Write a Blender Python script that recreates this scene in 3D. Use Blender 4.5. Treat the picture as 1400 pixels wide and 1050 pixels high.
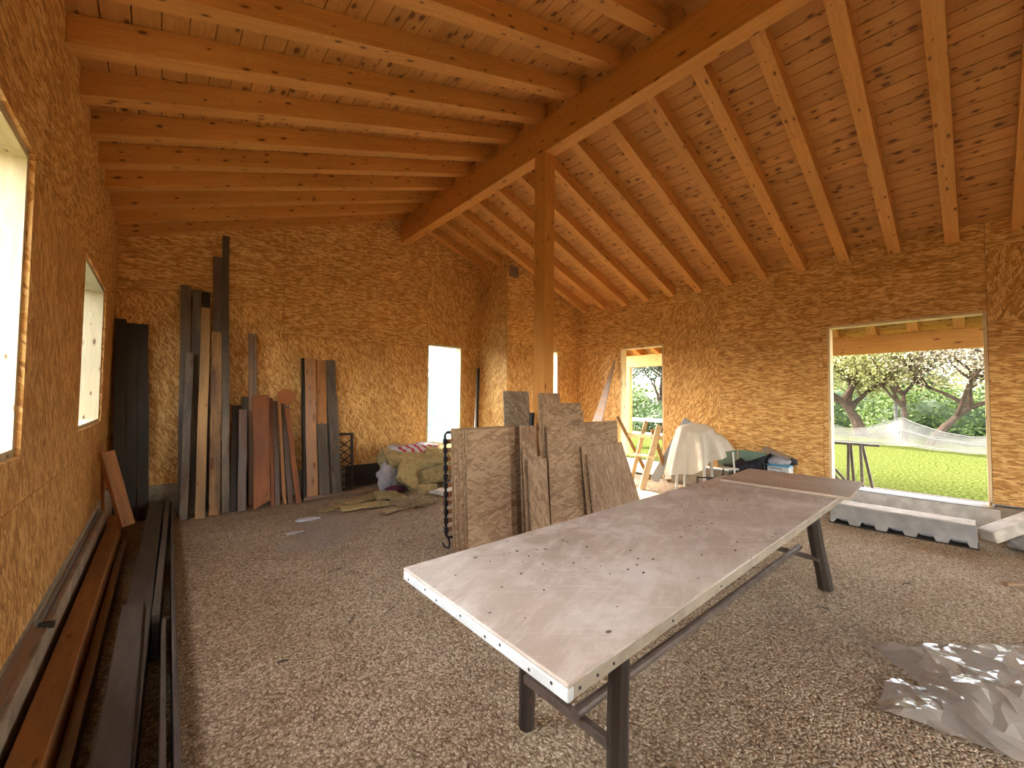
import bpy, bmesh, math, random
from mathutils import Vector, Matrix
R = random.Random(7)
for o in list(bpy.data.objects): bpy.data.objects.remove(o)
SC = bpy.context.scene
COL = SC.collection
# ------------------------------------------------------------------ camera
YAW, PITCH, ROLL = 0.71508, 0.035225, 0.00925
CAMZ = 1.475
_f = Vector((math.sin(YAW)*math.cos(PITCH), math.cos(YAW)*math.cos(PITCH), math.sin(PITCH)))
_r = Vector((math.cos(YAW), -math.sin(YAW), 0)); _u = _r.cross(_f)
_r2 = math.cos(ROLL)*_r + math.sin(ROLL)*_u; _u2 = -math.sin(ROLL)*_r + math.cos(ROLL)*_u
cam = bpy.data.objects.new('camera', bpy.data.cameras.new('camera')); COL.objects.link(cam)
M = Matrix((( _r2.x, _u2.x, -_f.x, 0), (_r2.y, _u2.y, -_f.y, 0), (_r2.z, _u2.z, -_f.z, CAMZ), (0,0,0,1)))
cam.matrix_world = M
cam.data.sensor_width = 36; cam.data.lens = 14.174; cam.data.clip_start = .02; cam.data.clip_end = 400
SC.camera = cam
# ------------------------------------------------------------------ light
SUNDIR = Vector((-.12, -.77, -.60)).normalized()
sun = bpy.data.objects.new('sun', bpy.data.lights.new('sun', 'SUN')); COL.objects.link(sun)
sun.rotation_euler = SUNDIR.to_track_quat('-Z', 'Y').to_euler()
sun.data.energy = 1.1; sun.data.angle = .01; sun.data.color = (1, .93, .80)
W = bpy.data.worlds.new('world'); SC.world = W; W.use_nodes = True
wn = W.node_tree; bg = wn.nodes['Background']
sky = wn.nodes.new('ShaderNodeTexSky'); sky.sky_type = 'NISHITA'; sky.sun_disc = False
sky.sun_elevation = math.radians(38); sky.sun_rotation = math.radians(-9); sky.air_density = 1.0; sky.dust_density = 2.2; sky.ozone_density = .8
hs = wn.nodes.new('ShaderNodeHueSaturation'); hs.inputs['Saturation'].default_value = .55
wn.links.new(sky.outputs[0], hs.inputs['Color'])
wb = wn.nodes.new('ShaderNodeMix'); wb.data_type = 'RGBA'; wb.blend_type = 'MULTIPLY'; wb.inputs[0].default_value = 1; wb.inputs[7].default_value = (1.08, 1.0, .88, 1)
wn.links.new(hs.outputs[0], wb.inputs[6]); wn.links.new(wb.outputs[2], bg.inputs[0]); bg.inputs[1].default_value = .16
vs = SC.view_settings; vs.view_transform = 'Standard'; vs.look = 'None'; vs.gamma = 1; vs.exposure = 4.95; vs.use_curve_mapping = False
SC.cycles.max_bounces = 14; SC.cycles.diffuse_bounces = 9; SC.cycles.transparent_max_bounces = 24; SC.cycles.sample_clamp_indirect = 12

# ------------------------------------------------------------------ node helpers
def newmat(name):
    m = bpy.data.materials.new(name); m.use_nodes = True
    nt = m.node_tree; nt.nodes.clear()
    out = nt.nodes.new('ShaderNodeOutputMaterial'); b = nt.nodes.new('ShaderNodeBsdfPrincipled')
    nt.links.new(b.outputs[0], out.inputs[0])
    return m, nt, b
def setin(nt, node, key, v):
    s = node.inputs[key]
    if isinstance(v, bpy.types.NodeSocket): nt.links.new(v, s)
    else: s.default_value = v
def nd(nt, t, props=None, **ins):
    n = nt.nodes.new(t)
    for k, v in (props or {}).items(): setattr(n, k, v)
    for k, v in ins.items():
        key = int(k[1:]) if k[0] == 'i' and k[1:].isdigit() else k
        setin(nt, n, key, v)
    return n
def math_(nt, op, a, b=0.0, clamp=False):
    n = nd(nt, 'ShaderNodeMath', {'operation': op, 'use_clamp': clamp}, i0=a, i1=b); return n.outputs[0]
def vadd(nt, a, b): return nd(nt, 'ShaderNodeVectorMath', {'operation': 'ADD'}, i0=a, i1=b).outputs[0]
def vmul(nt, a, b): return nd(nt, 'ShaderNodeVectorMath', {'operation': 'MULTIPLY'}, i0=a, i1=b).outputs[0]
def ramp(nt, fac, stops, interp='LINEAR'):
    n = nt.nodes.new('ShaderNodeValToRGB'); n.color_ramp.interpolation = interp
    e = n.color_ramp.elements
    while len(e) < len(stops): e.new(.5)
    for i, (p, c) in enumerate(stops):
        e[i].position = p; e[i].color = (*c, 1) if len(c) == 3 else c
    nt.links.new(fac, n.inputs[0]); return n.outputs[0]
def mixc(nt, fac, a, b, mode='MIX'):
    n = nt.nodes.new('ShaderNodeMix'); n.data_type = 'RGBA'; n.blend_type = mode
    for key, v in ((0, fac), (6, a), (7, b)):
        s = n.inputs[key]
        if isinstance(v, bpy.types.NodeSocket): nt.links.new(v, s)
        else: s.default_value = v if not isinstance(v, tuple) else (*v, 1) if len(v) == 3 else v
    return n.outputs[2]
def noise(nt, vec, scale, detail=3, rough=.5, out=0):
    n = nd(nt, 'ShaderNodeTexNoise', None, Vector=vec, Scale=scale, Detail=detail, Roughness=rough); return n.outputs[out]
def bump(nt, b, h, strength=.3, dist=.01):
    n = nd(nt, 'ShaderNodeBump', None, Strength=strength, Distance=dist, Height=h); nt.links.new(n.outputs[0], b.inputs['Normal'])
def uvrand(nt):
    uv = nt.nodes.new('ShaderNodeTexCoord').outputs['UV']
    rnd = nt.nodes.new('ShaderNodeObjectInfo').outputs['Random']
    c = nd(nt, 'ShaderNodeCombineXYZ', None, X=math_(nt, 'MULTIPLY', rnd, 31.0), Y=math_(nt, 'MULTIPLY', rnd, 17.0), Z=math_(nt, 'MULTIPLY', rnd, 9.0)).outputs[0]
    return vadd(nt, uv, c), rnd

def osb(name, dark, mid, light, ang=0.0, spread=.35, grey=0.0, ink=1.0, k_=1.0):
    m, nt, b = newmat(name)
    v, rnd = uvrand(nt)
    w = noise(nt, v, 3.0, 1, .5, 1)
    v2 = vadd(nt, v, vmul(nt, vadd(nt, w, (-.5, -.5, -.5)), (.02, .02, 0)))
    def layer(a, sx, sy, seed):
        mp = nd(nt, 'ShaderNodeMapping', None, Vector=v2, Rotation=(0, 0, a), Location=(seed, seed*.7, 0)).outputs[0]
        mp = vmul(nt, mp, (sx*k_, sy*k_, 1))
        n = nd(nt, 'ShaderNodeTexVoronoi', {'feature': 'F1', 'voronoi_dimensions': '2D'}, Vector=mp, Scale=1.0, Randomness=1.0)
        s = nd(nt, 'ShaderNodeSeparateColor', None, Color=n.outputs['Color'])
        g = noise(nt, vmul(nt, mp, (.6, 5, 1)), 1.0, 1)
        return s.outputs[0], s.outputs[1], n.outputs['Distance'], g
    def mv(f, x, y):
        n = nd(nt, 'ShaderNodeMix', None); nt.links.new(f, n.inputs[0]); nt.links.new(x, n.inputs[2]); nt.links.new(y, n.inputs[3]); return n.outputs[0]
    val, _, dd, fine = layer(ang+spread*.15, 9, 66, 7.7)
    for (k, sx, sy, sd, th) in ((1.0, 10, 60, 0, .45), (-1.0, 10, 56, 3.1, .5), (.45, 11, 70, 11.3, .6), (-.5, 12, 64, 17.9, .62)):
        l1, l2, d_, g_ = layer(ang+spread*k, sx, sy, sd)
        f = math_(nt, 'MULTIPLY', math_(nt, 'GREATER_THAN', l2, th), math_(nt, 'LESS_THAN', d_, .62))
        val = mv(f, val, l1); dd = mv(f, dd, d_); fine = mv(f, fine, g_)
    big = noise(nt, v, 1.6, 3)
    t = math_(nt, 'ADD', math_(nt, 'MULTIPLY', val, .72), math_(nt, 'MULTIPLY', fine, .38))
    col = ramp(nt, t, [(.08, dark), (.30, tuple((dark[i]*.4+mid[i]*.6) for i in range(3))), (.52, mid), (.78, light), (1, light)])
    edge = ramp(nt, dd, [(.0, (1, 1, 1)), (.55, (1, 1, 1)), (.9, (.74, .62, .50))])
    col = mixc(nt, ink, col, edge, 'MULTIPLY')
    tint = ramp(nt, big, [(.35, (.86, .84, .82)), (.65, (1, 1, 1))])
    col = mixc(nt, 1.0, col, tint, 'MULTIPLY')
    if grey: col = mixc(nt, grey, col, (.32, .29, .26))
    nt.links.new(col, b.inputs['Base Color']); b.inputs['Roughness'].default_value = .62
    b.inputs['Specular IOR Level'].default_value = .3
    bump(nt, b, t, .35, .004)
    return m
def wood(name, c0, c1, knot=(.12, .04, .015), knots=1.0, kx=4.2, rough=.55, vary=.25, weather=0.0, wcol=(.16, .14, .13), gs=1.0):
    m, nt, b = newmat(name)
    v, rnd = uvrand(nt)
    w = noise(nt, vmul(nt, v, (1.1, 5, 1)), 1.0, 2, .5, 1)
    v2 = vadd(nt, v, vmul(nt, vadd(nt, w, (-.5, -.5, -.5)), (.0, .05, 0)))
    kv = nd(nt, 'ShaderNodeTexVoronoi', {'voronoi_dimensions': '2D', 'feature': 'F1'}, Vector=vmul(nt, v2, (kx, 13.0, 1)), Scale=1.0)
    kd = math_(nt, 'MULTIPLY', kv.outputs['Distance'], 1.0)
    push = math_(nt, 'MULTIPLY', math_(nt, 'SUBTRACT', .35, kd, True), .12)
    gv = vadd(nt, vmul(nt, v2, (1, 1, 1)), nd(nt, 'ShaderNodeCombineXYZ', None, Y=push).outputs[0])
    g1 = noise(nt, vmul(nt, gv, (1.6*gs, 42*gs, 1)), 1.0, 3, .55)
    g2 = noise(nt, vmul(nt, gv, (5*gs, 190*gs, 1)), 1.0, 2, .5)
    t = math_(nt, 'ADD', math_(nt, 'MULTIPLY', g1, .7), math_(nt, 'MULTIPLY', g2, .3))
    col = ramp(nt, t, [(.28, c0), (.5, tuple((c0[i]+c1[i])/2 for i in range(3))), (.7, c1)])
    big = noise(nt, vmul(nt, v, (.9, 1.3, 1)), 1.0, 1)
    col = mixc(nt, 1.0, col, ramp(nt, big, [(.3, (1-vary,)*3), (.7, (1, 1, 1))]), 'MULTIPLY')
    if knots:
        r = nd(nt, 'ShaderNodeSeparateColor', None, Color=kv.outputs['Color']).outputs[0]
        sz = math_(nt, 'MULTIPLY', math_(nt, 'SUBTRACT', r, .50, True), .42*knots)
        k = math_(nt, 'MULTIPLY', math_(nt, 'SUBTRACT', sz, kd), 28, True)
        k.node.use_clamp = True
        ring = math_(nt, 'MULTIPLY', math_(nt, 'SUBTRACT', math_(nt, 'MULTIPLY', sz, 2.1), kd), 6, True)
        col = mixc(nt, math_(nt, 'MULTIPLY', ring, .35), col, tuple(x*1.9 for x in knot))
        col = mixc(nt, math_(nt, 'MULTIPLY', k, .85), col, knot)
    if weather:
        wz = noise(nt, vmul(nt, v, (1.3, 7, 1)), 1.0, 5, .65)
        col = mixc(nt, math_(nt, 'MULTIPLY', ramp(nt, wz, [(.5-weather*.35, (0, 0, 0)), (.75-weather*.3, (1, 1, 1))]), .85), col, wcol)
    nt.links.new(col, b.inputs['Base Color']); b.inputs['Roughness'].default_value = rough
    b.inputs['Specular IOR Level'].default_value = .3
    bump(nt, b, t, .25, .003)
    return m
def plain(name, c, rough=.6, metal=0.0, nz=0.0, ns=12, c2=None, bs=0.0, bsc=60, spec=.5):
    m, nt, b = newmat(name)
    tc = nt.nodes.new('ShaderNodeTexCoord').outputs['Object']
    if nz or c2:
        f = noise(nt, tc, ns, 5, .6)
        col = mixc(nt, ramp(nt, f, [(.38, (0, 0, 0)), (.66, (1, 1, 1))]), c, c2 or tuple(x*(1-nz) for x in c))
        nt.links.new(col, b.inputs['Base Color'])
    else: b.inputs['Base Color'].default_value = (*c, 1)
    if bs: bump(nt, b, noise(nt, tc, bsc, 4, .6), bs, .01)
    b.inputs['Roughness'].default_value = rough; b.inputs['Metallic'].default_value = metal
    b.inputs['Specular IOR Level'].default_value = spec
    return m

MT = {}
OSBC = dict(dark=(.30, .125, .03), mid=(.63, .32, .085), light=(.86, .56, .225))
MT['osb_h'] = osb('osb_horizontal_strands', **OSBC, ang=0, spread=.22)
MT['osb_v'] = osb('osb_mixed_strands', **OSBC, ang=1.35, spread=.6)
MT['osb_sheet'] = osb('osb_sheet_face', (.20, .115, .065), (.30, .185, .105), (.41, .275, .17), ang=.1, spread=.6, k_=.62)
MT['osb_sheet2'] = osb('osb_sheet_face_upright', (.19, .11, .065), (.29, .18, .105), (.40, .265, .165), ang=1.4, spread=.55, k_=.62)
MT['osb_grey'] = osb('osb_grey_face', (.10, .07, .04), (.24, .18, .11), (.40, .32, .21), ang=.9, spread=.7, grey=.25)
MT['brownboard'] = wood('brown_worn_board', (.40, .285, .20), (.52, .40, .30), knots=.5, vary=.25, weather=.2, wcol=(.30, .21, .15), gs=.6)
MT['shaded_glulam'] = wood('brown_laminated_timber', (.30, .125, .035), (.42, .20, .07), knots=.6, vary=.25, weather=.25, wcol=(.16, .08, .035))  # shade beside the left wall is put into this darker brown
MT['glulam'] = wood("glulam_spruce", (.58, .235, .045), (.74, .36, .095), knots=.8, vary=.15)
MT['rafter'] = wood("rafter_spruce", (.60, .25, .055), (.76, .40, .12), knots=.75, vary=.18, kx=5.5)
MT['plank'] = wood("roof_plank_spruce", (.56, .25, .065), (.72, .38, .12), knots=1.25, vary=.25, kx=7.5)
MT['pine'] = wood('fresh_pine', (.66, .46, .23), (.84, .66, .40), knots=.8, vary=.12)
MT['pine_pale'] = wood('pale_window_pine', (.52, .41, .25), (.66, .56, .38), knots=.7, vary=.08)
MT['pine_or'] = wood('orange_pine', (.40, .165, .05), (.56, .27, .10), knots=.6, vary=.2, weather=.25, wcol=(.2, .1, .05))
MT['brown'] = wood('brown_plank', (.24, .125, .055), (.38, .215, .11), knots=.8, vary=.3, weather=.35)
MT['tan'] = wood('tan_plank', (.38, .205, .08), (.54, .325, .145), knots=.6, vary=.25, weather=.2, wcol=(.2, .14, .09))
MT['bark'] = wood('waney_plank', (.38, .19, .07), (.58, .34, .14), knots=1.8, vary=.4, weather=.35, wcol=(.10, .06, .04))
MT['grey'] = wood('weathered_grey_plank', (.14, .105, .075), (.29, .225, .165), knots=1.0, vary=.45, weather=.4, wcol=(.07, .058, .05))
MT['dark'] = wood('dark_plank', (.026, .017, .012), (.055, .038, .027), knots=.4, vary=.4, weather=.3, wcol=(.02, .018, .018))
MT['red'] = wood('reddish_plank', (.30, .085, .020), (.42, .155, .045), knots=.6, vary=.45, weather=.45, wcol=(.12, .045, .025))
MT['maroon'] = wood('maroon_plank', (.13, .055, .030), (.20, .095, .055), knots=.5, vary=.35, weather=.35)
MT['pink'] = wood('pinkish_plank', (.40, .18, .07), (.54, .29, .135), knots=1.1, vary=.25, weather=.2, wcol=(.3, .2, .15))
MT['black'] = wood('black_stained_timber', (.018, .013, .011), (.040, .031, .026), knots=.2, vary=.4, weather=.45, wcol=(.10, .082, .070), rough=.42)
MT['legwood'] = wood('dark_trestle_wood', (.030, .022, .018), (.075, .055, .043), knots=.3, vary=.4, gs=1.2)
MT['steel'] = plain('dark_steel', (.03, .028, .028), .45, .6)
MT['rust'] = plain('brown_steel', (.10, .075, .06), .55, .3, c2=(.16, .12, .10), ns=14)
MT['grey_metal'] = plain('grey_metal', (.28, .29, .30), .35, .7)
MT['white_paint'] = plain('white_painted_metal', (.62, .66, .66), .35, 0, c2=(.50, .52, .50), ns=9)
MT['shaded_rim'] = plain('shaded_rim_edge', (.36, .31, .24), .5, 0, c2=(.26, .22, .17), ns=10)  # long side of the white rim, its shade put into the beige
MT['concrete'] = plain('concrete', (.36, .30, .22), .9, 0, c2=(.22, .18, .13), ns=7, bs=.4, bsc=40)
MT['concrete_white'] = plain('pale_concrete', (.70, .66, .59), .85, 0, c2=(.50, .46, .40), ns=10, bs=.5, bsc=50)
MT['concrete_grey'] = plain('grey_concrete', (.27, .27, .265), .85, 0, c2=(.36, .355, .34), ns=8, bs=.3, bsc=50)
MT['wool'] = plain('mineral_wool', (.52, .42, .20), .95, 0, c2=(.34, .28, .13), ns=16, bs=1.0, bsc=70, spec=.1)
MT['wool2'] = plain('mineral_wool_dark', (.40, .32, .15), .95, 0, c2=(.24, .20, .10), ns=20, bs=1.0, bsc=70, spec=.1)
MT['straw'] = plain('straw_rope', (.46, .36, .21), .9, 0, c2=(.24, .18, .11), ns=30, spec=.1)
MT['black_plastic'] = plain('black_plastic', (.015, .015, .018), .4)
MT['navy'] = plain('navy_fabric', (.020, .022, .035), .85, c2=(.035, .036, .05), ns=20)
MT['white_plastic'] = plain('white_plastic', (.70, .68, .62), .4)
MT['greenglass'] = plain('green_board', (.20, .30, .24), .2)
MT['purple'] = plain('purple_cloth', (.14, .11, .20), .9, c2=(.09, .07, .13), ns=30)
MT['bluelid'] = plain('blue_plastic', (.08, .30, .50), .4)
MT['box'] = plain('box_white', (.62, .64, .62), .5, c2=(.50, .53, .52), ns=12)
MT['ink'] = plain('grey_ink', (.15, .17, .2), .7)
MT['screw'] = plain('screw_head', (.06, .06, .07), .5, .5)
MT['trunk'] = plain('tree_bark', (.055, .038, .026), .95, c2=(.03, .022, .016), ns=6, bs=.6, bsc=20, spec=.1)
MT['oxblood'] = plain('maroon_cloth', (.14, .02, .04), .9, c2=(.08, .015, .03), ns=20)

def leafmat(name, c, c2):
    m, nt, b = newmat(name)
    geo = nt.nodes.new('ShaderNodeNewGeometry').outputs['Random Per Island']
    col = mixc(nt, geo, c, c2)
    nt.links.new(col, b.inputs['Base Color']); b.inputs['Roughness'].default_value = .7
    out = nt.nodes['Material Output']
    tr = nd(nt, 'ShaderNodeBsdfTranslucent', None, Color=col)
    mx = nd(nt, 'ShaderNodeMixShader', None, i0=.35, i1=b.outputs[0], i2=tr.outputs[0])
    nt.links.new(mx.outputs[0], out.inputs[0]); return m
MT['leaf_pale'] = leafmat('pale_spring_leaves', (.10, .11, .025), (.24, .235, .09))
MT['cord'] = plain('white_cord', (.07, .07, .066), .8)
MT['leaf_blossom'] = leafmat('blossom_and_buds', (.10, .08, .05), (.26, .235, .165))
MT['leaf_green'] = leafmat('green_leaves', (.035, .065, .010), (.10, .15, .035))
MT['leaf_dark'] = leafmat('dark_leaves', (.015, .032, .008), (.05, .08, .025))
MT['leaf_blue'] = leafmat('bluish_leaves', (.03, .045, .03), (.10, .125, .095))

# films
def film(name, col, tfac, rough=.25, foldscale=9, gloss=.25):
    m, nt, b = newmat(name)
    out = nt.nodes['Material Output']
    tc = nt.nodes.new('ShaderNodeTexCoord').outputs['Object']
    b.inputs['Base Color'].default_value = (*col, 1); b.inputs['Roughness'].default_value = rough
    bump(nt, b, noise(nt, tc, foldscale, 3, .6), .5, .02)
    tl = nd(nt, 'ShaderNodeBsdfTranslucent', None, Color=(*col, 1))
    a = nd(nt, 'ShaderNodeMixShader', None, i0=1-gloss, i1=b.outputs[0], i2=tl.outputs[0])
    tp = nd(nt, 'ShaderNodeBsdfTransparent', None, Color=(1, 1, 1, 1))
    f = ramp(nt, noise(nt, tc, foldscale*.6, 4, .6), [(.3, (max(tfac-.12, 0),)*3), (.7, (min(tfac+.12, 1),)*3)])
    mx = nd(nt, 'ShaderNodeMixShader', None, i0=f, i1=a.outputs[0], i2=tp.outputs[0])
    nt.links.new(mx.outputs[0], out.inputs[0]); return m
MT['film_win'] = film('window_film', (.07, .10, .105), .38)
MT['film_floor'] = film('clear_plastic_sheet', (.46, .42, .37), .36, .09, 6, .88)
MT['film_bag'] = film('white_plastic_bag', (.75, .76, .82), .15, .3, 14, .5)
MT['film_clear'] = film('thin_clear_plastic', (.62, .60, .58), .72, .12, 10, .6)
MT['net'] = film('white_netting', (.085, .085, .08), .62, .6, 3, .6)

def tarpmat():
    m, nt, b = newmat('cream_dust_sheet')
    tc = nt.nodes.new('ShaderNodeTexCoord').outputs['Object']
    f = noise(nt, tc, 4, 4, .6)
    nt.links.new(mixc(nt, f, (.52, .46, .36), (.66, .60, .49)), b.inputs['Base Color']); b.inputs['Roughness'].default_value = .7
    bump(nt, b, noise(nt, tc, 14, 4, .6), .35, .03); return m
MT['tarp'] = tarpmat()
def redbag():
    m, nt, b = newmat('red_striped_packaging')
    tc = nt.nodes.new('ShaderNodeTexCoord').outputs['UV']
    wv = nd(nt, 'ShaderNodeTexWave', {'bands_direction': 'DIAGONAL'}, Vector=tc, Scale=1.6, Distortion=.6).outputs[1]
    col = ramp(nt, wv, [(.0, (.60, .55, .55)), (.62, (.60, .52, .52)), (.66, (.50, .02, .03))], 'CONSTANT')
    nt.links.new(col, b.inputs['Base Color']); b.inputs['Roughness'].default_value = .35
    bump(nt, b, noise(nt, tc, 8, 4, .6), .5, .03); return m
MT['redbag'] = redbag()
def tabletop():
    m, nt, b = newmat('plaster_stained_tabletop')
    uv = nt.nodes.new('ShaderNodeTexCoord').outputs['UV']
    w = noise(nt, uv, 1.2, 2, .5, 1)
    v = vadd(nt, uv, vmul(nt, vadd(nt, w, (-.5, -.5, -.5)), (.16, .12, 0)))
    def streak(deg, sx, sy, sd):
        r = nd(nt, 'ShaderNodeMapping', None, Vector=v, Rotation=(0, 0, math.radians(deg)), Location=(sd, sd, 0)).outputs[0]
        return noise(nt, vmul(nt, r, (sx, sy, 1)), 1.0, 6, .72)
    s1 = streak(-20, 3.5, 13, 0); s2 = streak(38, 2.0, 60, 4); s3 = streak(-12, 1.4, 90, 9)
    patch = noise(nt, v, 2.6, 8, .72)
    base = noise(nt, uv, 1.3, 4, .6)
    col = ramp(nt, base, [(.34, (.35, .28, .22)), (.52, (.44, .37, .305)), (.68, (.51, .45, .385))])
    col = mixc(nt, math_(nt, 'MULTIPLY', ramp(nt, s1, [(.48, (0, 0, 0)), (.62, (1, 1, 1))]), .55), col, (.60, .545, .485))
    col = mixc(nt, math_(nt, 'MULTIPLY', ramp(nt, s2, [(.56, (0, 0, 0)), (.66, (1, 1, 1))]), .5), col, (.66, .60, .54))
    col = mixc(nt, math_(nt, 'MULTIPLY', ramp(nt, s3, [(.58, (0, 0, 0)), (.66, (1, 1, 1))]), .4), col, (.62, .56, .50))
    col = mixc(nt, math_(nt, 'MULTIPLY', ramp(nt, patch, [(.50, (0, 0, 0)), (.60, (1, 1, 1))]), .5), col, (.66, .62, .57))
    sp = nd(nt, 'ShaderNodeTexVoronoi', {'voronoi_dimensions': '2D'}, Vector=vmul(nt, v, (14, 22, 1)), Scale=1.0)
    rr = nd(nt, 'ShaderNodeSeparateColor', None, Color=sp.outputs['Color']).outputs[0]
    spk = math_(nt, 'MULTIPLY', math_(nt, 'SUBTRACT', math_(nt, 'MULTIPLY', math_(nt, 'SUBTRACT', rr, .86, True), 1.3), sp.outputs['Distance']), 20, True)
    col = mixc(nt, spk, col, (.09, .06, .045))
    dk = noise(nt, uv, 5.5, 6, .7)
    col = mixc(nt, math_(nt, 'MULTIPLY', ramp(nt, dk, [(.60, (0, 0, 0)), (.72, (1, 1, 1))]), .3), col, (.20, .15, .12))
    nt.links.new(col, b.inputs['Base Color']); b.inputs['Roughness'].default_value = .5
    bump(nt, b, math_(nt, 'ADD', s1, s2), .12, .01); return m
MT['tabletop'] = tabletop()
def gravel(name, k=1.0, tint=(1, 1, 1)):
    m, nt, b = newmat(name)
    tc = nt.nodes.new('ShaderNodeTexCoord').outputs['Object']
    w = noise(nt, tc, 22, 2, .5, 1)
    v = vadd(nt, tc, vmul(nt, vadd(nt, w, (-.5, -.5, -.5)), (.03, .03, 0)))
    vo = nd(nt, 'ShaderNodeTexVoronoi', {'voronoi_dimensions': '3D'}, Vector=v, Scale=78.0)
    vo2 = nd(nt, 'ShaderNodeTexVoronoi', {'voronoi_dimensions': '3D'}, Vector=v, Scale=170.0)
    r1 = nd(nt, 'ShaderNodeSeparateColor', None, Color=vo.outputs['Color']).outputs[0]
    r2 = nd(nt, 'ShaderNodeSeparateColor', None, Color=vo2.outputs['Color']).outputs[1]
    t = math_(nt, 'ADD', math_(nt, 'MULTIPLY', r1, .6), math_(nt, 'MULTIPLY', r2, .4))
    T = lambda c: tuple(c[i]*tint[i]*k for i in range(3))
    col = ramp(nt, t, [(.08, T((.20, .15, .10))), (.35, T((.41, .33, .225))), (.62, T((.56, .475, .345))), (.95, T((.82, .74, .58)))])
    gap = ramp(nt, vo.outputs['Distance'], [(.35, (1, 1, 1)), (.75, (.58, .50, .43))])
    col = mixc(nt, 1.0, col, gap, 'MULTIPLY')
    big = noise(nt, tc, 1.1, 5, .6)
    col = mixc(nt, 1.0, col, ramp(nt, big, [(.34, (.80, .74, .68)), (.66, (1.04, 1.03, 1.02))]), 'MULTIPLY')
    nt.links.new(col, b.inputs['Base Color']); b.inputs['Roughness'].default_value = .85; b.inputs['Specular IOR Level'].default_value = .2
    h = math_(nt, 'SUBTRACT', math_(nt, 'MULTIPLY', r1, .4), vo.outputs['Distance'])
    bump(nt, b, math_(nt, 'ADD', h, math_(nt, 'MULTIPLY', noise(nt, tc, 9, 3, .6), .8)), .9, .012)
    return m
MT['gravel'] = gravel('crushed_gravel')
MT['gravel_out'] = gravel('pale_gravel', .30)
def grassm():
    m, nt, b = newmat('lawn')
    tc = nt.nodes.new('ShaderNodeTexCoord').outputs['Object']
    a = noise(nt, vmul(nt, tc, (8, 22, 1)), 1.0, 5, .7); c = noise(nt, tc, .7, 4, .6)
    col = ramp(nt, a, [(.3, (.011, .018, .003)), (.5, (.036, .044, .010)), (.68, (.072, .078, .026))])
    col = mixc(nt, ramp(nt, c, [(.45, (0, 0, 0)), (.7, (.5, .5, .5))]), col, (.040, .042, .012))
    nt.links.new(col, b.inputs['Base Color']); b.inputs['Roughness'].default_value = 1; b.inputs['Specular IOR Level'].default_value = 0
    bump(nt, b, a, .8, .05); return m
MT['grass'] = grassm()

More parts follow.
